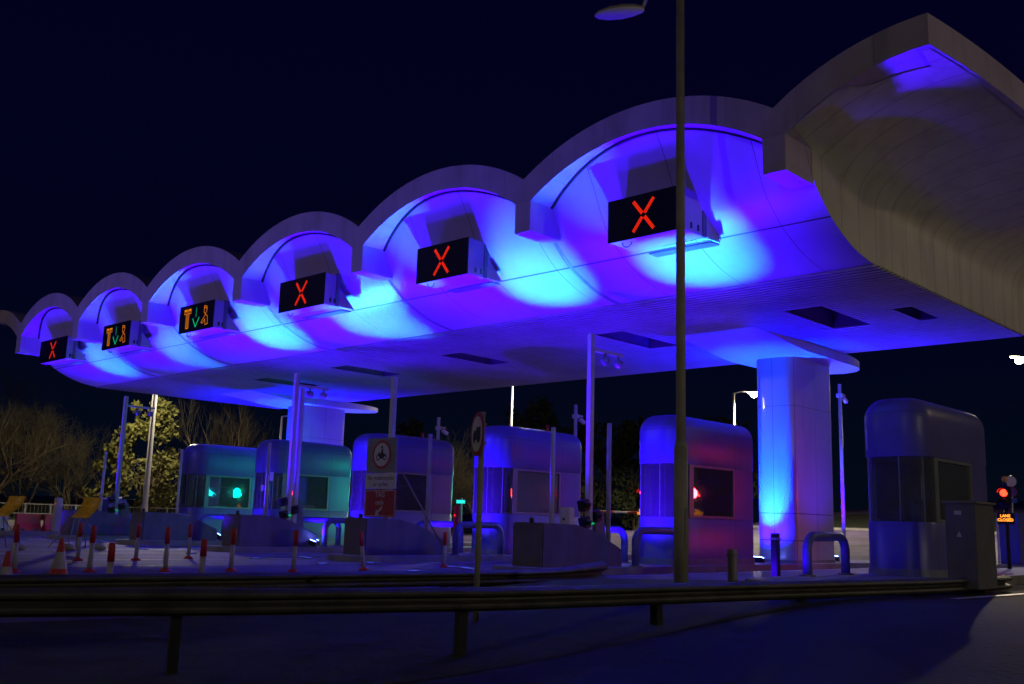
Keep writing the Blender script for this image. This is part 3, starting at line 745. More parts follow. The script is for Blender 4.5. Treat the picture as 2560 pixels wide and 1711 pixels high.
# ------------------------------------------------------------------ lane signs
def strip(g, pts, w_, y, dots=True, pitch=None):
    """polyline in (x,z) as LED dots rows"""
    for (x0, z0), (x1, z1) in zip(pts[:-1], pts[1:]):
        L = math.hypot(x1-x0, z1-z0); ux, uz = (x1-x0)/L, (z1-z0)/L; nx, nz = -uz, ux
        rows = max(1, int(round(w_/.026))); n = max(1, int(round(L/.026)))
        for r_ in range(rows):
            o_ = (r_-(rows-1)/2)*.026
            for i in range(n+1):
                cx_ = x0+ux*L*i/n+nx*o_; cz = z0+uz*L*i/n+nz*o_; h = .0095
                g.quad((cx_-h, y, cz-h), (cx_+h, y, cz-h), (cx_+h, y, cz+h), (cx_-h, y, cz+h))
def lane_sign(k, kind, label, w_=1.72):
    xa, xb = V[k+1], V[k]; xc = (xa+xb)/2-.05; y0 = 15.33; z0, z1 = 6.54, 7.38; hw = w_/2; dp = [.80, .60, .46, .42, .40, .34][k]
    t = thing('lane_sign', label, 'lane sign', (xc, y0+.5, z1), 'electronic lane signs under the canopy arches')
    g = MB(); g.box(xc-hw, xc+hw, y0, y0+dp, z0, z1); g.build('housing', M['panel'], t, bevel=.012)
    g = MB(); g.box(xc-hw-.01, xc+hw+.01, y0-.03, y0-.002, z0-.01, z1+.01); g.build('screen', M['screen'], t)
    g = MB(); g.box(xc-hw+.02, xc+hw-.05, y0+dp+.01, y0+dp+.06, z0+.02, z1+.04); g.box(xc+hw-.04, xc+hw+.03, y0+dp-.10, y0+dp+.04, z0+.0, z1+.05); g.build('rear_frame', M['cabinet'], t)
    g = MB()
    for s_ in (-.55, .55): g.obox((xc+s_*w_*.9/1.66, y0+dp+.3, z0+.35), (.05, .9, .05), Matrix.Rotation(R(-12), 3, 'X')); 
    g.build('support_arm', M['panel'], t) if False else None
    for s_ in (-.55, .55): g = MB(); g.obox((xc+s_*w_*.9/1.66, y0+dp+.3, z0+.35), (.05, .9, .05), Matrix.Rotation(R(-12), 3, 'X')); g.build('support_arm', M['panel'], t)
    g = MB(); g.prism_x([(y0+dp, z0), (y0+dp, z0+.5), (y0+dp+.5, z0)], xc+hw+.02, xc+hw+.045); g.build('bracket', M['panel'], t)
    g = MB(); g.box(xc-hw+.35, xc+hw+.1, y0+dp+.06, y0+dp+.35, z0-.10, z0-.07); g.build('shelf', M['cabinet'], t)
    g = MB(); pts = [(xc-hw+.25, y0+.1, z0-.01)]+[(xc-hw+.36+.11*math.cos(R(a)), y0+.12, z0-.02+.09*math.sin(R(a))) for a in range(180, 361, 20)]; g.tube(pts, .012, 6); g.build('cable_loop', M['black'], t)
    for dy in (dp*.36, dp*.66):
        g = MB(); g.box(xc+hw, xc+hw+.012, y0+dy, y0+dy+.06, z0+.07, z0+.19); g.build('side_vent', M['black'], t)
    yz = y0-.034; zc = (z0+z1)/2
    if kind == 'x':
        g = MB(); a, b_ = .235, .30
        for sx_, sz in ((1, 1), (1, -1), (-1, 1), (-1, -1)): strip(g, [(xc+sx_*.035, zc+sz*.045), (xc+sx_*a, zc+sz*b_)], .085, yz)
        g.build('red_cross', E_['red'], t)
    else:
        g = MB(); q = xc; strip(g, [(q, zc+.30), (q, zc+.02)], .03, yz); strip(g, [(q-.19, zc-.03), (q, zc-.30), (q+.19, zc-.03)], .05, yz); strip(g, [(q-.0, zc+.02), (q, zc-.22)], .0, yz) if False else None
        g.build('green_arrow', E_['green'], t)
        g = MB(); q = xc-.52; strip(g, [(q-.2, zc+.27), (q-.03, zc+.27)], .09, yz); strip(g, [(q+.03, zc+.27), (q+.2, zc+.27)], .09, yz)
        for dx in (-.08, -.03, .03, .08): strip(g, [(q+dx, zc+.2), (q+dx, zc-.3)], .03, yz)
        strip(g, [(q-.2, zc+.27), (q-.2, zc+.16), (q-.1, zc+.16)], .03, yz); strip(g, [(q+.2, zc+.27), (q+.2, zc+.16), (q+.1, zc+.16)], .03, yz); strip(g, [(q-.08, zc-.3), (q+.08, zc-.3)], .03, yz)
        g.build('tag_symbol', E_['orange'], t)
        g = MB(); q = xc+.52
        strip(g, [(q-.05, zc+.30), (q+.10, zc+.27), (q+.10, zc+.22), (q-.06, zc+.24), (q-.05, zc+.30)], .03, yz)
        strip(g, [(q-.05, zc+.22), (q-.05, zc+.10), (q+.02, zc+.06), (q+.10, zc+.10), (q+.11, zc+.2)], .03, yz)
        strip(g, [(q+.03, zc+.04), (q+.16, zc-.04), (q+.2, zc-.28), (q+.05, zc-.3), (q+.02, zc-.12), (q-.12, zc-.24), (q-.2, zc-.2), (q-.04, zc-.06), (q+.03, zc+.02)], .03, yz)
        g.build('attendant_symbol', E_['orange'], t)
    return t
lane_sign(0, 'x', 'largest lane sign with red cross, under the arch nearest the camera')
lane_sign(1, 'x', 'lane sign with red cross, under the second arch from the right')
lane_sign(2, 'x', 'lane sign with red cross, right neighbour of the larger green arrow sign', 2.05)
lane_sign(3, 'o', 'larger one of the two green arrow lane signs', 2.0)
lane_sign(4, 'o', 'smaller one of the two green arrow lane signs', 1.95)
lane_sign(5, 'x', 'farthest lane sign with red cross, under the leftmost arch', 2.35)

# ------------------------------------------------------------------ lane signals at island rears
def signal(k, colr, label):
    x, y = V[k]-.68, 28.1; t = thing('lane_signal', label, 'traffic signal', (x, y, .14), 'traffic signals behind the booths')
    g = MB(); g.tube([(x, y, .14), (x, y, 2.4)], .05, 10); g.build('post', M['black'], t)
    g = MB(); g.box(x-.14, x+.14, y-.12, y+.05, 1.72, 2.3); g.build('housing', M['black'], t, bevel=.015)
    g = MB(); g.lathe([(.001, 0), (.09, .0), (.1, .03)], (x, y-.135, 2.13), 16, 'Y'); g.build('signal_lamp', E_['redlamp'] if colr == 'r' else M['seal'], t)
    g = MB(); g.lathe([(.001, 0), (.09, .0), (.1, .03)], (x, y-.135, 1.87), 16, 'Y'); g.build('signal_lamp', E_['greenlamp'] if colr == 'g' else M['seal'], t)
    for z in (2.13, 1.87):
        g = MB(); pts = []
        rows = [[(x+.12*math.cos(R(a)), y-.12-d_, z+.12*math.sin(R(a))) for a in range(0, 181, 15)] for d_ in (0, .16)]; g.grid(rows); g.build('visor', M['black'], t)
    g = MB(); g.box(x-.2, x+.2, y-.1, y+.0, 1.32, 1.62); g.build('display_box', M['black'], t)
    tb = text_mb('LANE\nCLOSED' if colr == 'r' else 'TAG\nCASH', .105, .001); g = MB(); g.add([(x+a, y-.106-c_, 1.485+b_) for a, b_, c_ in tb.v], tb.f); g.build('display_text', E_['amber'], t)
    g = MB(); g.lathe([(.06, 0), (.07, .05), (.06, .13), (.001, .15)], (x, y, 2.42), 12); g.build('beacon', M['yellow'], t)
    p = (x, y-.3, 2.1)
    am = (p[0]-3.2, p[1]-5, 1.6)
    if colr == 'r': lamp('SPOT', 'signal_glow', p, 150 if k == 0 else 30, (1., .02, .03), t, am, 120, 1., .12)
    else: lamp('SPOT', 'signal_glow', p, 700, (0., .55, .36), t, am, 120, 1., .12)
    return t
signal(0, 'r', 'red traffic signal at the right edge behind the booth marked 1')
signal(1, 'r', 'red traffic signal hidden by the near column, mirrored in the middle booth')
signal(2, 'r', 'red traffic signal peeping left of the booth with the red glow')
signal(3, 'g', 'green traffic signal behind the middle booth')
signal(4, 'g', 'green traffic signal behind the booth with the TAG sign')
g = thing('lane_display', 'small teal lit display on a post between the two middle booths', 'display', (-28.5, 27.4, 0))
b = MB(); b.tube([(-28.5, 27.4, 0), (-28.5, 27.4, 1.9)], .04, 8); b.build('post', M['steel'], g)
b = MB(); b.obox((-28.45, 27.3, 1.75), (.34, .05, .13), Matrix.Rotation(R(25), 3, 'Z')); b.build('display_face', E_['tealtext'], g)

# ------------------------------------------------------------------ cabinet by booth 1
t = thing('service_cabinet', 'plain dark grey service cabinet standing against the booth marked 1', 'cabinet', (-6.5, 18.6, .1))
g = MB(); g.box(-6.76, -6.25, 18.3, 19.25, .1, 1.56); g.build('body', M['cabinet'], t, bevel=.01)
g = MB(); g.box(-6.80, -6.21, 18.26, 19.29, 1.56, 1.60); g.build('lid', M['steel'], t)
g = MB(); g.box(-6.6, -6.48, 18.292, 18.299, 1.36, 1.43); g.build('label_plate', M['white'], t)
g = MB(); g.add([(-6.58, 18.294, .98), (-6.48, 18.294, .98), (-6.53, 18.294, 1.08)], [(0, 1, 2)]); g.build('warning_triangle', M['white'], t)
t = thing('blue_cabinet', 'dark blue cabinet with a white edge at the far right, behind the booth', 'cabinet', (-10.9, 35, gz(-10.9, 35)))
z = gz(-10.9, 35); g = MB(); g.box(-11.2, -10.6, 34.9, 35.6, z, 1.75); g.build('body', M['bluebox'], t, bevel=.02); g = MB(); g.box(-11.26, -11.205, 34.86, 34.92, z, 1.6); g.build('edge_strip', M['white'], t)

# ------------------------------------------------------------------ street lamp in the foreground and others
def luminaire(t, c, dirv, lit=False, s_=1.):
    c = Vector(c); d = Vector(dirv).normalized(); q = d.to_track_quat('X', 'Z').to_matrix()
    prof_ = [(-.36, .02, .01), (-.30, .10, .05), (-.15, .155, .085), (.05, .16, .10), (.22, .12, .09), (.34, .06, .06), (.37, .03, .03)]
    g = MB(); rows = []
    for x, wv, h in prof_: rows.append([c+q @ Vector((x*s_, wv*s_*math.cos(R(a)), h*s_*math.sin(R(a)))) for a in range(0, 181, 20)])
    g.grid(rows); g.build('lamp_hood', M['pole'], t)
    g = MB(); rows = []
    for x, wv, h in prof_: rows.append([c+q @ Vector((x*s_, wv*s_*math.cos(R(a)), h*.75*s_*math.sin(R(a)))) for a in range(180, 361, 20)])
    g.grid(rows); g.build('lamp_lens', E_['lamp'] if lit else M['white'], t)
lp = Vector((-8.86, 13.2, gz(-8.86, 13.2)))
t = thing('street_lamp', 'tall dull unlit street lamp in the foreground, crossing the canopy', 'street lamp', lp)
g = MB(); g.tube([lp+Vector((0, 0, -.05)), lp+Vector((0, 0, 2.25))], .11, 16); g.tube([lp+Vector((0, 0, 2.25)), lp+Vector((0, 0, 2.40))], [.11, .077], 16); g.tube([lp+Vector((0, 0, 2.4)), lp+Vector((0, 0, 10.6))], [.077, .068], 16)
g.build('column', M['pole'], t)
hd = Vector((-9.62, 12.5, 9.52))
g = MB(); g.tube([lp+Vector((0, 0, 10.5)), (lp.x-.25, lp.y-.22, 10.45), hd+Vector((.30, .27, .10))], .028, 8); g.build('bracket_arm', M['whitepole'], t)
luminaire(t, hd, (.72, .62, .14), False, 1.15)
g = MB(); g.box(lp.x+.085, lp.x+.106, lp.y-.05, lp.y+.05, .6, 1.3); g.build('access_door', M['steel'], t)

def street_lamp(x, y, h, label, dirx, lit=True, power=700, r=.09, col=(1., .88, .62), arm=1.2, spread=164, kind='SPOT', name='street_lamp', grp='lit street lamps beyond the plaza'):
    z = gz(x, y); t = thing(name, label, 'street lamp', (x, y, z), grp)
    g = MB(); g.tube([(x, y, z), (x, y, z+1.3), (x, y, z+1.5), (x, y, h)], [r*1.2, r*1.2, r, r*.8], 12); g.build('column', M['whitepole'], t)
    dx, dy = dirx; e_ = (x+dx*arm, y+dy*arm, h+.12)
    g = MB(); g.tube([(x, y, h-.02), (x+dx*arm*.5, y+dy*arm*.5, h+.1), e_], .035, 8); g.build('bracket_arm', M['whitepole'], t)
    c = (x+dx*(arm+.3), y+dy*(arm+.3), h+.08); luminaire(t, c, (dx, dy, .05), lit, 1.1)
    if lit:
        g = MB(); g.lathe([(.001, -.18), (.14, -.13), (.20, 0), (.14, .1), (.001, .12)], (c[0], c[1], c[2]-.16), 12); g.build('lamp_bulb', E_['lamp'], t)
        lamp(kind, 'lamp_light', (c[0], c[1], c[2]-.45), power, col, t, (c[0], c[1], 0), spread, .15, .15)
    return t
street_lamp(-56.4, 28.6, 10.6, 'white lit lamp post at left, between the bushy tree and the dark trees', (-.6, .5), power=4000, r=.16)
street_lamp(-37.54, 39.6, 9.2, 'thin bright lamp post above the middle booth, its head behind the canopy', (.6, .8), power=1800)
street_lamp(-31.35, 52.3, 9.0, 'bright lamp post seen left of the near column with its glaring head', (.73, .68), power=4200, arm=.9)
street_lamp(-47.0, 31.3, 6.4, 'short grey lamp post stub left of the far column', (0, 1), lit=False, r=.06)
street_lamp(-14.2, 52.0, 9.45, 'glaring street lamp at the right edge of the view', (-.75, -.6), power=4200, arm=.9)
for i, (x, y, h) in enumerate(((-92.5, 120.4, 8.9), (-104, 137.2, 10.0))):
    z = gz(x, y); t = thing('street_lamp', ['nearer pinprick lamp far behind the lane gap', 'fainter pinprick lamp far behind the lane gap'][i], 'street lamp', (x, y, z), 'distant pinprick lamps')
    g = MB(); g.tube([(x, y, z), (x, y, h)], .08, 6); g.build('column', M['pole'], t); g = MB(); g.lathe([(.001, -.15), (.16, 0), (.001, .15)], (x, y, h), 8); g.build('lamp_bulb', E_['pinlamp'] if i == 0 else M['white'], t)
# added unseen street lamps that light the fascia, boards and end wall
street_lamp(-34, -5, 9, 'added street lamp at the left of the approach road, outside the view', (0, 1), kind='POINT', power=620, grp='added street lamps outside the view')
street_lamp(.6, -24, 11, 'added street lamp on the approach road behind the viewpoint', (0, 1), kind='POINT', power=1250, name='street_lamp', grp='added street lamps outside the view')
street_lamp(15, 14, 5.6, 'added low globe street lamp at the right of the approach road, outside the view', (-1, 0), kind='POINT', power=900, col=(1., .86, .6), grp='added street lamps outside the view')
street_lamp(4, 34, 10, 'added street lamp right of the canopy end, outside the view', (-1, 0), kind='POINT', power=320, col=(1., .75, .38), grp='added street lamps outside the view')

# ------------------------------------------------------------------ signs
def disc(g, c, r, n, y, q=None, n_=40): pass
def face_text(body, size, c, mat_, parent, rot=Matrix.Identity(3), name='lettering'):
    tb = text_mb(body, size, .0015); g = MB(); c = Vector(c)
    g.add([c+rot @ Vector((x, -z, y)) for x, y, z in tb.v], tb.f); return g.build(name, mat_, parent)
def ring_mesh(c, r0, r1, rot, off, n=40):
    g = MB(); c = Vector(c); rows = [[c+rot @ Vector((r*math.cos(2*math.pi*k/n), off, r*math.sin(2*math.pi*k/n))) for k in range(n+1)] for r in (r0, r1)]
    g.grid(rows, False); return g
def plate(g, c, poly, rot, off, th=.004):
    c = Vector(c); n = len(poly); vs = [c+rot @ Vector((x, off, z)) for x, z in poly]+[c+rot @ Vector((x, off+th, z)) for x, z in poly]
    g.add(vs, [tuple(range(n)), tuple(reversed(range(n, 2*n)))]+[(i, (i+1) % n, n+(i+1) % n, n+i) for i in range(n)]); return g
def circ_poly(r, n=36, cx_=0, cz=0): return [(cx_+r*math.cos(2*math.pi*k/n), cz+r*math.sin(2*math.pi*k/n)) for k in range(n)]
I3 = Matrix.Identity(3)
# motorcycle / TAG sign on the tall post of the third island
X0, X1 = -20.27, -19.12; XC = (X0+X1)/2; Y0 = 16.1
t = thing('prohibition_sign', 'sign assembly with motorcycle symbol, white text plate and red TAG plate', 'road sign', (XC, 16.3, .14))
g = MB(); g.box(XC+.05, XC+.18, 16.24, 16.37, .14, 4.56); g.build('post', M['whitepole'], t, bevel=.01)
g = MB(); g.tube([(X1-.05, 16.4, 2.1), (X1+.25, 17.6, .3)], .022, 8); g.build('strut', M['steel'], t)
g = MB(); g.box(X0, X1, Y0, Y0+.03, 2.14, 3.0); g.box(X0+.1, X1-.1, Y0+.03, Y0+.14, 2.7, 2.75); g.build('backing_board', M['greysign'], t)
cc = (XC+.02, Y0, 2.585)
g = MB(); plate(g, cc, circ_poly(.36), I3, -.012, .01); rd = g.build('roundel', M['redsign'], t)
g = MB(); plate(g, cc, circ_poly(.29), I3, -.017, .004); g.build('roundel_face', M['white'], rd)
g = MB()
def P(c, r, cx_, cz): return circ_poly(r, 18, cx_, cz)
for sx_ in (-.13, .13): g.v, g.f, g.sm = g.v, g.f, g.sm; rg = ring_mesh((cc[0]+sx_, cc[1], cc[2]-.07), .045, .075, I3, -.020, 18); k0 = len(g.v); g.v += rg.v; g.f += [tuple(i+k0 for i in q_) for q_ in rg.f]; g.sm += rg.sm
plate(g, cc, [(-.17, -.03), (-.10, .06), (-.02, .03), (.05, .05), (.12, .02), (.17, -.03), (.10, -.06), (.06, -.10), (-.07, -.10), (-.08, -.02)], I3, -.021, .002)
plate(g, cc, [(-.02, .04), (.0, .13), (.05, .15), (.07, .05), (.02, .02)], I3, -.0222, .001)
plate(g, cc, P(0, .035, .015, .18), I3, -.0235, .001); g.build('motorcycle_symbol', M['signink'], rd)
g = MB(); g.box(X0, X1+.02, Y0, Y0+.02, 1.74, 2.12); wp = g.build('text_plate', M['white'], t)
face_text('No motorcycles\nor cycles', .155, (XC+.01, Y0-.004, 1.93), M['signink'], wp)
g = MB(); g.box(X0, X1+.05, Y0, Y0+.02, 1.05, 1.72); rp = g.build('red_plate', M['redsign'], t)
g = MB()
for a, b_, c_, d_ in ((X0+.02, X1+.03, 1.07, 1.085), (X0+.02, X1+.03, 1.685, 1.70), (X0+.02, X0+.035, 1.085, 1.685), (X1+.015, X1+.03, 1.085, 1.685)): g.box(a, b_, Y0-.006, Y0-.001, c_, d_)
g.build('border', M['white'], rp)
face_text('TAG\nonly', .19, (XC+.02, Y0-.004, 1.50), M['white'], rp)
g = MB(); plate(g, (XC+.02, Y0, 1.20), [(-.16, -.11), (.0, -.10), (-.045, -.055), (.12, .06), (.08, .11), (-.08, -.015), (-.11, .035)], I3, -.008, .004); g.build('arrow', M['white'], rp)
# round no-goods-vehicles sign close to the camera
fz = gz(-9.82, 9.79)
t = thing('prohibition_sign', 'round red ringed sign with black lorry symbol on a slim post, seen side-on', 'road sign', (-9.7, 9.65, fz))
rot = Matrix.Rotation(R(-28), 3, 'Z')
pc = Vector((-9.66, 9.62, 0))
g = MB(); g.tube([(pc.x, pc.y, fz-.05), (pc.x, pc.y, 2.45)], .040, 14); g.tube([(pc.x, pc.y, 2.45), (pc.x, pc.y, 2.47)], .046, 14); g.build('post', M['pole'], t)
cs = Vector((pc.x, pc.y, 2.17))+rot @ Vector((0, -.06, 0))
g = MB(); plate(g, cs, circ_poly(.30), rot, -.006, .008); rd = g.build('roundel', M['redsign'], t)
g = MB(); plate(g, cs, circ_poly(.24), rot, -.011, .003); g.build('roundel_face', M['white'], rd)
g = MB(); plate(g, cs, [(-.02, -.08), (-.02, .09), (.17, .09), (.17, -.08)], rot, -.0145, .002); plate(g, cs, [(-.17, -.08), (-.17, .0), (-.12, .05), (-.03, .05), (-.03, -.08)], rot, -.0145, .002)
for sx_ in (-.11, .06, .12): plate(g, cs, P(0, .035, sx_, -.09), rot, -.0160, .001)
g.build('lorry_symbol', M['signink'], rd)
g = MB(); g.obox((pc.x, pc.y, 2.3), (.1, .1, .04), rot); g.obox((pc.x, pc.y, 2.05), (.1, .1, .04), rot); g.build('clip', M['steel'], t)
# far signs at right
zf = gz(-15, 48.5)
t = thing('parking_sign', 'white disc above blue red-crossed disc on a thin far post at right', 'road sign', (-14.95, 48.5, zf))
rot2 = Matrix.Rotation(R(15), 3, 'Z')
g = MB(); g.tube([(-14.95, 48.55, zf), (-14.95, 48.55, 3.75)], .03, 8); g.build('post', M['white'], t)
M['retro'] = mat('reflective_white', (.8, .85, .8), .5, emit=(.9, 1., .9), est=0.)
g = MB(); plate(g, (-14.95, 48.5, 3.47), circ_poly(.24), rot2, -.02, .01); g.build('upper_disc', M['white'], t)
g = MB(); plate(g, (-14.95, 48.5, 3.0), circ_poly(.24), rot2, -.02, .01); ld = g.build('lower_disc', M['redsign'], t)
g = MB(); plate(g, (-14.95, 48.5, 3.0), circ_poly(.195), rot2, -.025, .003); g.build('disc_face', M['signblue'], ld)
g = MB()
for a in (45, -45):
    c_, s_ = math.cos(R(a)), math.sin(R(a)); w2, l2 = .02, .19
    plate(g, (-14.95, 48.5, 3.0), [(-l2*c_-w2*-s_, -l2*s_-w2*c_), (l2*c_-w2*-s_, l2*s_-w2*c_), (l2*c_+w2*-s_, l2*s_+w2*c_), (-l2*c_+w2*-s_, -l2*s_+w2*c_)], rot2, -.030-(a > 0)*.003, .002)
g.build('cross', M['redsign'], ld)
g = MB(); plate(g, (-14.93, 48.5, 2.62), [(-.2, -.1), (.2, -.1), (.2, .1), (-.2, .1)], rot2, -.02, .01); g.build('info_plate', M['signblue'], t)

# ------------------------------------------------------------------ barriers
def beam(path, ztop, hh, label, posts, name='crash_barrier', flare=False):
    """W-beam along path [(x,y)], top at ztop above sea level of camera ground"""
    t = thing(name, label, 'crash barrier', (path[0][0], path[0][1], gz(*path[0])), 'steel crash barriers')
    prof_ = [(.01, 0), (-.03, .0), (-.09, -.14), (-.10, -.24), (-.09, -.33), (.0, -.45), (.0, -.55), (-.09, -.67), (-.10, -.76), (-.09, -.86), (-.03, -1.0), (.01, -1.0), (.03, -.9), (.03, -.1), (.01, 0)]
    rows = []
    n = 60
    P_ = [Vector((x, y, 0)) for x, y in path]
    cum = [0]
    for a, b_ in zip(P_[:-1], P_[1:]): cum.append(cum[-1]+(b_-a).length)
    def at(s_):
        s_ = max(0, min(cum[-1], s_))
        for i in range(len(P_)-1):
            if s_ <= cum[i+1]+1e-9: u = (s_-cum[i])/(cum[i+1]-cum[i]); return P_[i].lerp(P_[i+1], u), (P_[i+1]-P_[i]).normalized()
    for i in range(n+1):
        p, d = at(cum[-1]*i/n); nr = Vector((d.y, -d.x, 0))
        k = 1.0; zt = ztop
        if flare and i > n-6: u = (i-(n-6))/6; zt = ztop+.12*u; k = 1.+u*.8
        rows.append([(p.x-nr.x*o_*1.3, p.y-nr.y*o_*1.3, zt+z*hh*k) for o_, z in prof_])
    g = MB(); g.grid(rows, False); g.build('beam', M['barrier'], t)
    for s_ in posts:
        p, d = at(s_); nr = Vector((d.y, -d.x, 0)); c = p-nr*.09; zg = gz(c.x, c.y); q = Matrix.Rotation(math.atan2(d.y, d.x), 3, 'Z')
        g = MB(); g.obox((c.x, c.y, (ztop-.03+zg-.3)/2), (.10, .12, ztop-.03-zg+.3), q); g.build('post', M['barrierpost'], t)
    return t
p1 = [(-10.3, 1.0), (-9.6, 3.6), (-8.7, 5.6), (-7.85, 8.3), (-7.3, 12.3), (-6.6, 16.8), (-6.42, 20.2)]
beam(p1, .30, .25, 'long near crash barrier running across the whole foreground', [1.2, 4.2, 7.2, 10.2, 13.2, 16.2, 18.8])
p2 = [(-13.4, 1.5), (-13.15, 4.9), (-12.7, 8.2), (-12.25, 13.0), (-12.35, 15.7)]
beam(p2, .20, .25, 'second crash barrier behind the near one, its end flared upward', [1.5, 4.6, 7.4, 10.2, 12.9], flare=True)

# ------------------------------------------------------------------ delineators, cones, boards
def delineator(h, label, grp):
    t = thing('lane_marker_post', label, 'marker post', (0, 0, 0), grp)
    g = MB(); g.tube([(0, 0, .06), (0, 0, h*.62)], .04, 12); g.build('white_sleeve', M['sleeve'], t)
    g = MB(); g.tube([(0, 0, h*.62), (0, 0, h-.02), (0, 0, h)], [.044, .044, .03], 12); g.build('red_cap', M['red'], t)
    g = MB(); g.tube([(0, 0, 0), (0, 0, .06)], [.11, .06], 12); g.build('base', M['red'], t)
    return t
d0 = delineator(.76, 'x', 'red and white marker posts in the closed lane'); first = True
d1 = None
posts = [(-16.95, 6.5, 'marker post farthest left in the front row, before the left orange board', 0), (-16.8, 7.65, 'front row marker post just right of the left traffic cone', 0),
         (-16.57, 8.88, 'front row marker post in front of the farthest left concrete block', 0), (-16.3, 10.0, 'front row marker post at the left edge of the block near the flood light', 0),
         (-15.75, 10.95, 'front row marker post standing before the pair of tall blue poles', 0), (-15.9, 12.7, 'marker post leaning over, left of the TAG sign block', 7), (-16.5, 15.4, 'marker post beside the slim red pillar with a lamp', 0),
         (-20.6, 9.12, 'back row marker post under the right orange board', 0), (-20.5, 10.3, 'back row marker post left of the farthest left block', 0), (-21.2, 11.9, 'back row marker post right of the farthest left block', 0),
         (-14.1, 6.72, 'thicker near marker post second from the left in the nearest row', 0), (-14.35, 8.3, 'thicker near marker post left of the block near the flood light', 0)]
for i, (x, y, lab, tilt) in enumerate(posts):
    o = d0 if i == 0 else dup(d0, (x, y, gz(x, y)), lab)
    o.location = (x, y, gz(x, y)); o['label'] = lab
    if tilt: o.rotation_euler = (R(tilt)*.5, R(-tilt), 0)
    else: o.rotation_euler = (R(random.Random(i).uniform(-1.5, 1.5)), R(random.Random(i+50).uniform(-1.5, 1.5)), 0)
    if i >= 10: o.scale = (1.1, 1.1, .92)
def cone(label):
    t = thing('traffic_cone', label, 'traffic cone', (0, 0, 0), 'traffic cones in the foreground lane')
    g = MB(); g.box(-.2, .2, -.2, .2, 0, .035); g.lathe([(.17, .035), (.145, .16)], n=20); g.build('base', M['red'], t)
    g = MB(); g.lathe([(.145, .16), (.075, .48)], n=20); g.build('white_sleeve', M['sleeve'], t)
    g = MB(); g.lathe([(.075, .48), (.038, .72), (.03, .74), (.001, .74)], n=20); g.build('tip', M['red'], t)
    return t
c0 = cone('traffic cone standing alone below the right orange board')
c0.location = (-15.4, 6.55, gz(-15.4, 6.55)+.02); c0.scale = (.8, .8, .76)
dup(c0, (-14.2, 5.35, gz(-14.2, 5.35)), 'left traffic cone cut close to the frame edge')

def board(x, y, z0, z1, label, lean):
    t = thing('orange_board', label, 'board', (x, y, 0), 'orange boards on sandbagged stands')
    g = MB(); rows = []
    for i in range(9):
        u = i/8; zz = lerp(z0, z1, u); off = lean*(u+.25*math.sin(u*math.pi))
        rows.append([(x+s_*.5, y+off, zz) for s_ in (-1, 0, 1)])
    g.grid(rows); o = g.build('panel', M['yellow'], t)
    md = o.modifiers.new('s', 'SOLIDIFY'); md.thickness = .02
    g = MB()
    for sy in (-.3, .3):
        g.tube([(x+.02, y+sy*.4, z0), (x-.55, y+sy*1.6, .05)], .012, 6); g.tube([(x+.02, y+sy*.4, z0), (x+.55, y+sy*1.6, .05)], .012, 6)
    g.tube([(x, y, 0.05), (x, y, z0+.02)], .03, 8); g.build('stand', M['steel'], t)
    for sy in (-.4, .4): g = MB(); g.lathe([(.001, 0), (.14, .03), (.17, .09), (.12, .16), (.001, .19)], (x+.45, y+sy, 0), 12); g.build('sandbag', M['sand'], t)
    for i in (2, 4, 6):
        for s_ in (-.2, .2):
            g = MB(); u = i/8; zz = lerp(z0, z1, u); off = lean*(u+.25*math.sin(u*math.pi)); g.tube([(x+s_, y+off-.03, zz), (x+s_, y+off-.01, zz)], .016, 6); g.build('bolt', M['black'], t)
board(-26, 9.45, .80, 1.30, 'left orange board leaning on a stand at the frame edge', .42)
board(-26, 11.45, .80, 1.34, 'right orange board leaning on a stand near the tall blue pole', .30)
def water_barrier(x, y, m_, label):
    t = thing('plastic_barrier', label, 'plastic barrier', (x, y, 0), 'plastic road barriers at the left')
    prof_ = [(-.25, 0), (-.25, .12), (-.10, .35), (-.08, .78), (.08, .78), (.10, .35), (.25, .12), (.25, 0)]
    g = MB(); n = len(prof_); L_ = .55
    vs = [(x+a, y-L_, z) for a, z in prof_]+[(x+a, y+L_, z) for a, z in prof_]
    g.add(vs, [tuple(range(n)), tuple(range(n, 2*n))]+[(i, (i+1) % n, n+(i+1) % n, n+i) for i in range(n)]); g.build('body', M[m_], t, bevel=.02)
    g = MB()
    for dy in (-.28, .28): g.box(x+.20, x+.27, y+dy-.07, y+dy+.07, .0, .12)
    g.build('foot_slot', M['black'], t); return t
water_barrier(-48.7, 17.6, 'white', 'white plastic barrier between the marker posts at far left')
water_barrier(-48.3, 18.9, 'red', 'red plastic barrier just right of the white one')
water_barrier(-48.0, 20.05, 'red', 'red plastic barrier nearest the violet pillar')
# fence at the left
t = thing('site_fence', 'long low rail fence in front of the trees at left', 'fence', (-62, 25, 0))
for i in range(20):
    g = MB(); y0 = 12+i*1.5; x0 = -62+i*.0; z = gz(x0, y0); g.box(x0-.04, x0+.04, y0-.04, y0+.04, z-.1, z+1.35); g.build('post', M['steel'], t)
z = gz(-62, 20)
for zz in (1.30, .75): g = MB(); g.box(-62.03, -61.97, 12, 42, z+zz-.025, z+zz+.025); g.build('rail', M['steel'], t)
g = MB()
for i in range(130): y0 = 12+i*.22; g.box(-62.006, -61.994, y0-.006, y0+.006, z+.05, z+1.28)
g.build('mesh_infill', M['steel'], t)
g = MB(); g.box(-61.6, -61.2, 12, 42, -.1, .35); tag(g.build('low_wall', M['kerb']), 'pale low wall at the foot of the far left fence', 'wall')
t = thing('barrier_arm', 'horizontal red and white barrier arm left of the booth with the red glow', 'barrier', (-30.4, 41, gz(-30, 41)))
g = MB(); z = gz(-30.4, 41); g.box(-30.0, -29.7, 40.95, 41.25, z, z+1.1); g.build('drive_box', M['steel'], t)
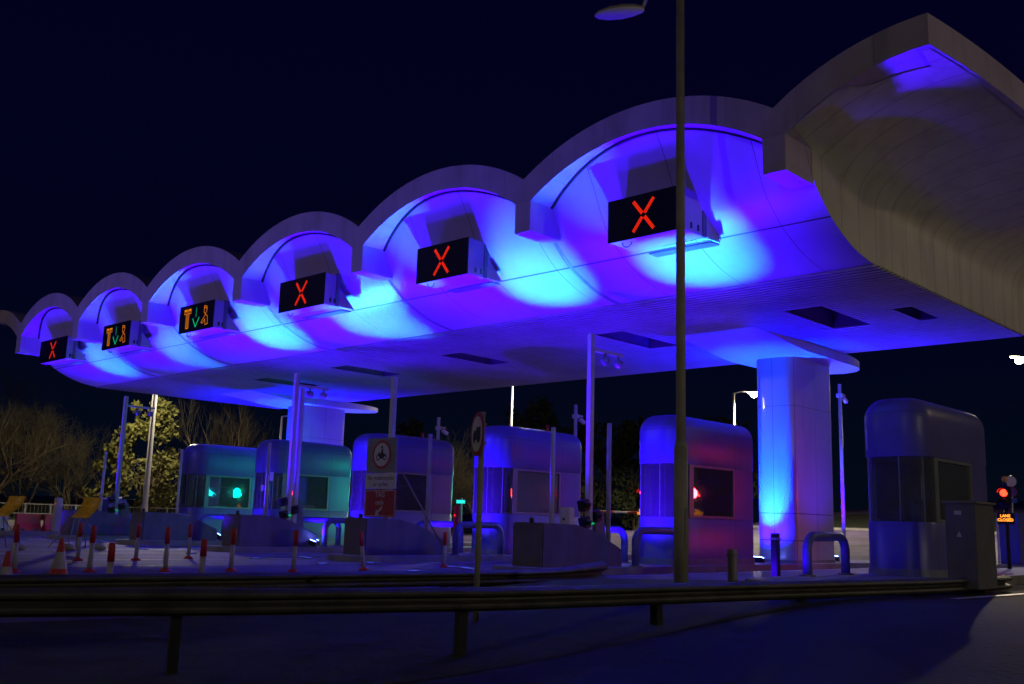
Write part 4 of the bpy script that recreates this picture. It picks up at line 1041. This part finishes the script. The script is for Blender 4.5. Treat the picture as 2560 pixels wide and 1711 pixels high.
g = MB(); g.tube([(-32.9, 38.9, z+1.28), (-30.0, 41.1, z+1.28)], .05, 8); g.build('arm', M['white'], t)
g = MB(); 
for i in (1, 3, 5): a = Vector((-32.9, 38.9, z+1.28)); b_ = Vector((-30.0, 41.1, z+1.28)); g.tube([a.lerp(b_, i/6), a.lerp(b_, (i+.9)/6)], .055, 8)
g.build('red_band', M['red'], t)
# small booths/cabinet left of booth 6
t = thing('payment_kiosk', 'small blue-lit kiosk with a white frame behind the tall pole at far left', 'kiosk', (V[6], 19.4, .14))
g = MB(); g.box(V[6]-.3, V[6]+.3, 19.1, 19.9, .14, 1.5); g.build('body', M['bluebox'], t, bevel=.03)
g = MB(); g.tube([(V[6]+.4, 18.7, .14), (V[6]+.4, 18.7, 1.5), (V[6]+.4, 19.6, 1.56)], .045, 8); g.build('frame', M['white'], t)
g = MB(); g.lathe([(.001, 0), (.16, .02), (.18, .12), (.12, .2), (.001, .22)], (V[6], 19.5, 1.5), 12); g.build('cap', M['black'], t)
# two bollards by the lamp post
for x, y, h, lab, mm in ((-9.35, 15.5, .66, 'short dull bollard left of the near column, before the kerb', 'pole'), (-9.3, 16.9, .95, 'dark slotted bollard in front of the near column', 'black')):
    t = thing('bollard', lab, 'bollard', (x, y, 0), 'bollards by the near kerb')
    g = MB(); g.box(x-.065, x+.065, y-.065, y+.065, 0, h); g.build('post', M[mm], t, bevel=.012)
    g = MB(); g.box(x-.075, x+.075, y-.075, y+.075, h-.12, h-.08); g.build('collar', M['steel'], t)
# ------------------------------------------------------------------ trees
def branch(g, p, d, L, r, depth, rnd, spread, tw, up=.25):
    n = 3; pts = [p]; rad = [r]; q = p.copy(); dd = d.copy()
    for i in range(n):
        dd = (dd+Vector((rnd.uniform(-1, 1), rnd.uniform(-1, 1), rnd.uniform(-.6, 1)))*.16).normalized(); q = q+dd*L/n; pts.append(q.copy()); rad.append(r*(1-.45*(i+1)/n))
    (g if r > .03 else tw).tube(pts, rad, 6 if r > .03 else 3, False)
    if depth == 0: return
    k = rnd.choice((3, 3, 4)) if depth > 1 else 4
    for i in range(k):
        a = dd.orthogonal().normalized(); a.rotate(Matrix.Rotation(rnd.uniform(0, 6.28), 3, dd))
        nd = (dd*(1-spread)+a*spread*rnd.uniform(.7, 1.3)+Vector((0, 0, up))).normalized(); st = pts[rnd.choice((1, 2, 3))] if i else pts[3]
        branch(g, st, nd, L*rnd.uniform(.6, .82), r*.55, depth-1, rnd, spread, tw, up)
def bare_tree(x, y, h, seed, label, depth=5, spread=.55, n0=3, group=None, up=.25):
    rnd = random.Random(seed); z = gz(x, y); t = thing('bare_tree', label, 'tree', (x, y, z), group)
    g = MB(); tw = MB(); L = h*.30
    for i in range(n0):
        a = rnd.uniform(0, 6.28); s_ = .12 if n0 == 1 else .35
        branch(g, Vector((x+rnd.uniform(-.2, .2), y+rnd.uniform(-.2, .2), z-.1)), Vector((math.cos(a)*s_, math.sin(a)*s_, 1)).normalized(), L, .11*h/9, depth, rnd, spread, tw, up)
    g.build('trunk', M['bark'], t, weld=False); tw.build('crown', M['twig'], t, weld=False); return t
def leafy_tree(x, y, h, rx, seed, label, m_='leaf', n=4200, group=None, ls=.16):
    rnd = random.Random(seed); z = gz(x, y); t = thing('leafy_tree', label, 'tree', (x, y, z), group)
    g = MB(); tw = MB()
    for i in range(3): a = rnd.uniform(0, 6.28); branch(g, Vector((x, y, z-.1)), Vector((math.cos(a)*.25, math.sin(a)*.25, 1)).normalized(), h*.3, .09*h/7, 3, rnd, .5, g)
    g.build('trunk', M['bark'], t, weld=False)
    clumps = []
    for i in range(34):
        u = rnd.random(); zz = z+h*(.12+.84*u); rad = rx*(1.0-.62*max(0, u-.45)/.55)*math.sqrt(rnd.random())*.95; a = rnd.uniform(0, 6.28)
        clumps.append((Vector((x+rad*math.cos(a), y+rad*math.sin(a), zz)), rnd.uniform(.35, .8)*rx*.42))
    lf = MB()
    for i in range(n):
        c, r_ = rnd.choice(clumps); v = Vector((rnd.gauss(0, 1), rnd.gauss(0, 1), rnd.gauss(0, 1))).normalized()*r_*(rnd.random()**.4)
        p = c+v; a = Vector((rnd.uniform(-1, 1), rnd.uniform(-1, 1), rnd.uniform(-1, 1))).normalized(); b_ = a.orthogonal().normalized(); s_ = ls*rnd.uniform(.6, 1.3)
        lf.quad(p-a*s_, p+b_*s_*.5, p+a*s_, p-b_*s_*.5)
    lf.build('crown', M[m_], t, weld=False); return t
grp = 'bare trees along the left boundary'
bare_tree(-69, 24.2, 10.8, 3, 'big bare dark tree at the left frame edge', 6, .55, 4, grp)
bare_tree(-67.5, 29.2, 7.5, 7, 'lower bushy bare tree between the big dark tree and the green one', 5, .5, 5, grp)
bare_tree(-71, 27.2, 8.8, 9, 'bare tree behind and between the two at far left', 5, .5, 4, grp)
leafy_tree(-62.6, 31.6, 8.1, 2.7, 5, 'bushy yellow-green leafy tree lit by the lamp post')
leafy_tree(-63.0, 29.6, 5.2, 2.0, 15, 'lower shrub joined to the left side of the lit leafy tree', n=2200)
bare_tree(-63.8, 38.2, 10.8, 12, 'bare upright tree with pale stems behind the teal booths', 5, .38, 4, grp, .4)
grp2 = 'bare trees beyond the booths'
bare_tree(-45.7, 42.0, 7.6, 21, 'lit bare tree rising over the booth with the TAG sign', 5, .55, 4, grp2)
bare_tree(-43.0, 42.6, 5.6, 22, 'lit bare bush in the gap between the two middle booths', 5, .6, 5, grp2)
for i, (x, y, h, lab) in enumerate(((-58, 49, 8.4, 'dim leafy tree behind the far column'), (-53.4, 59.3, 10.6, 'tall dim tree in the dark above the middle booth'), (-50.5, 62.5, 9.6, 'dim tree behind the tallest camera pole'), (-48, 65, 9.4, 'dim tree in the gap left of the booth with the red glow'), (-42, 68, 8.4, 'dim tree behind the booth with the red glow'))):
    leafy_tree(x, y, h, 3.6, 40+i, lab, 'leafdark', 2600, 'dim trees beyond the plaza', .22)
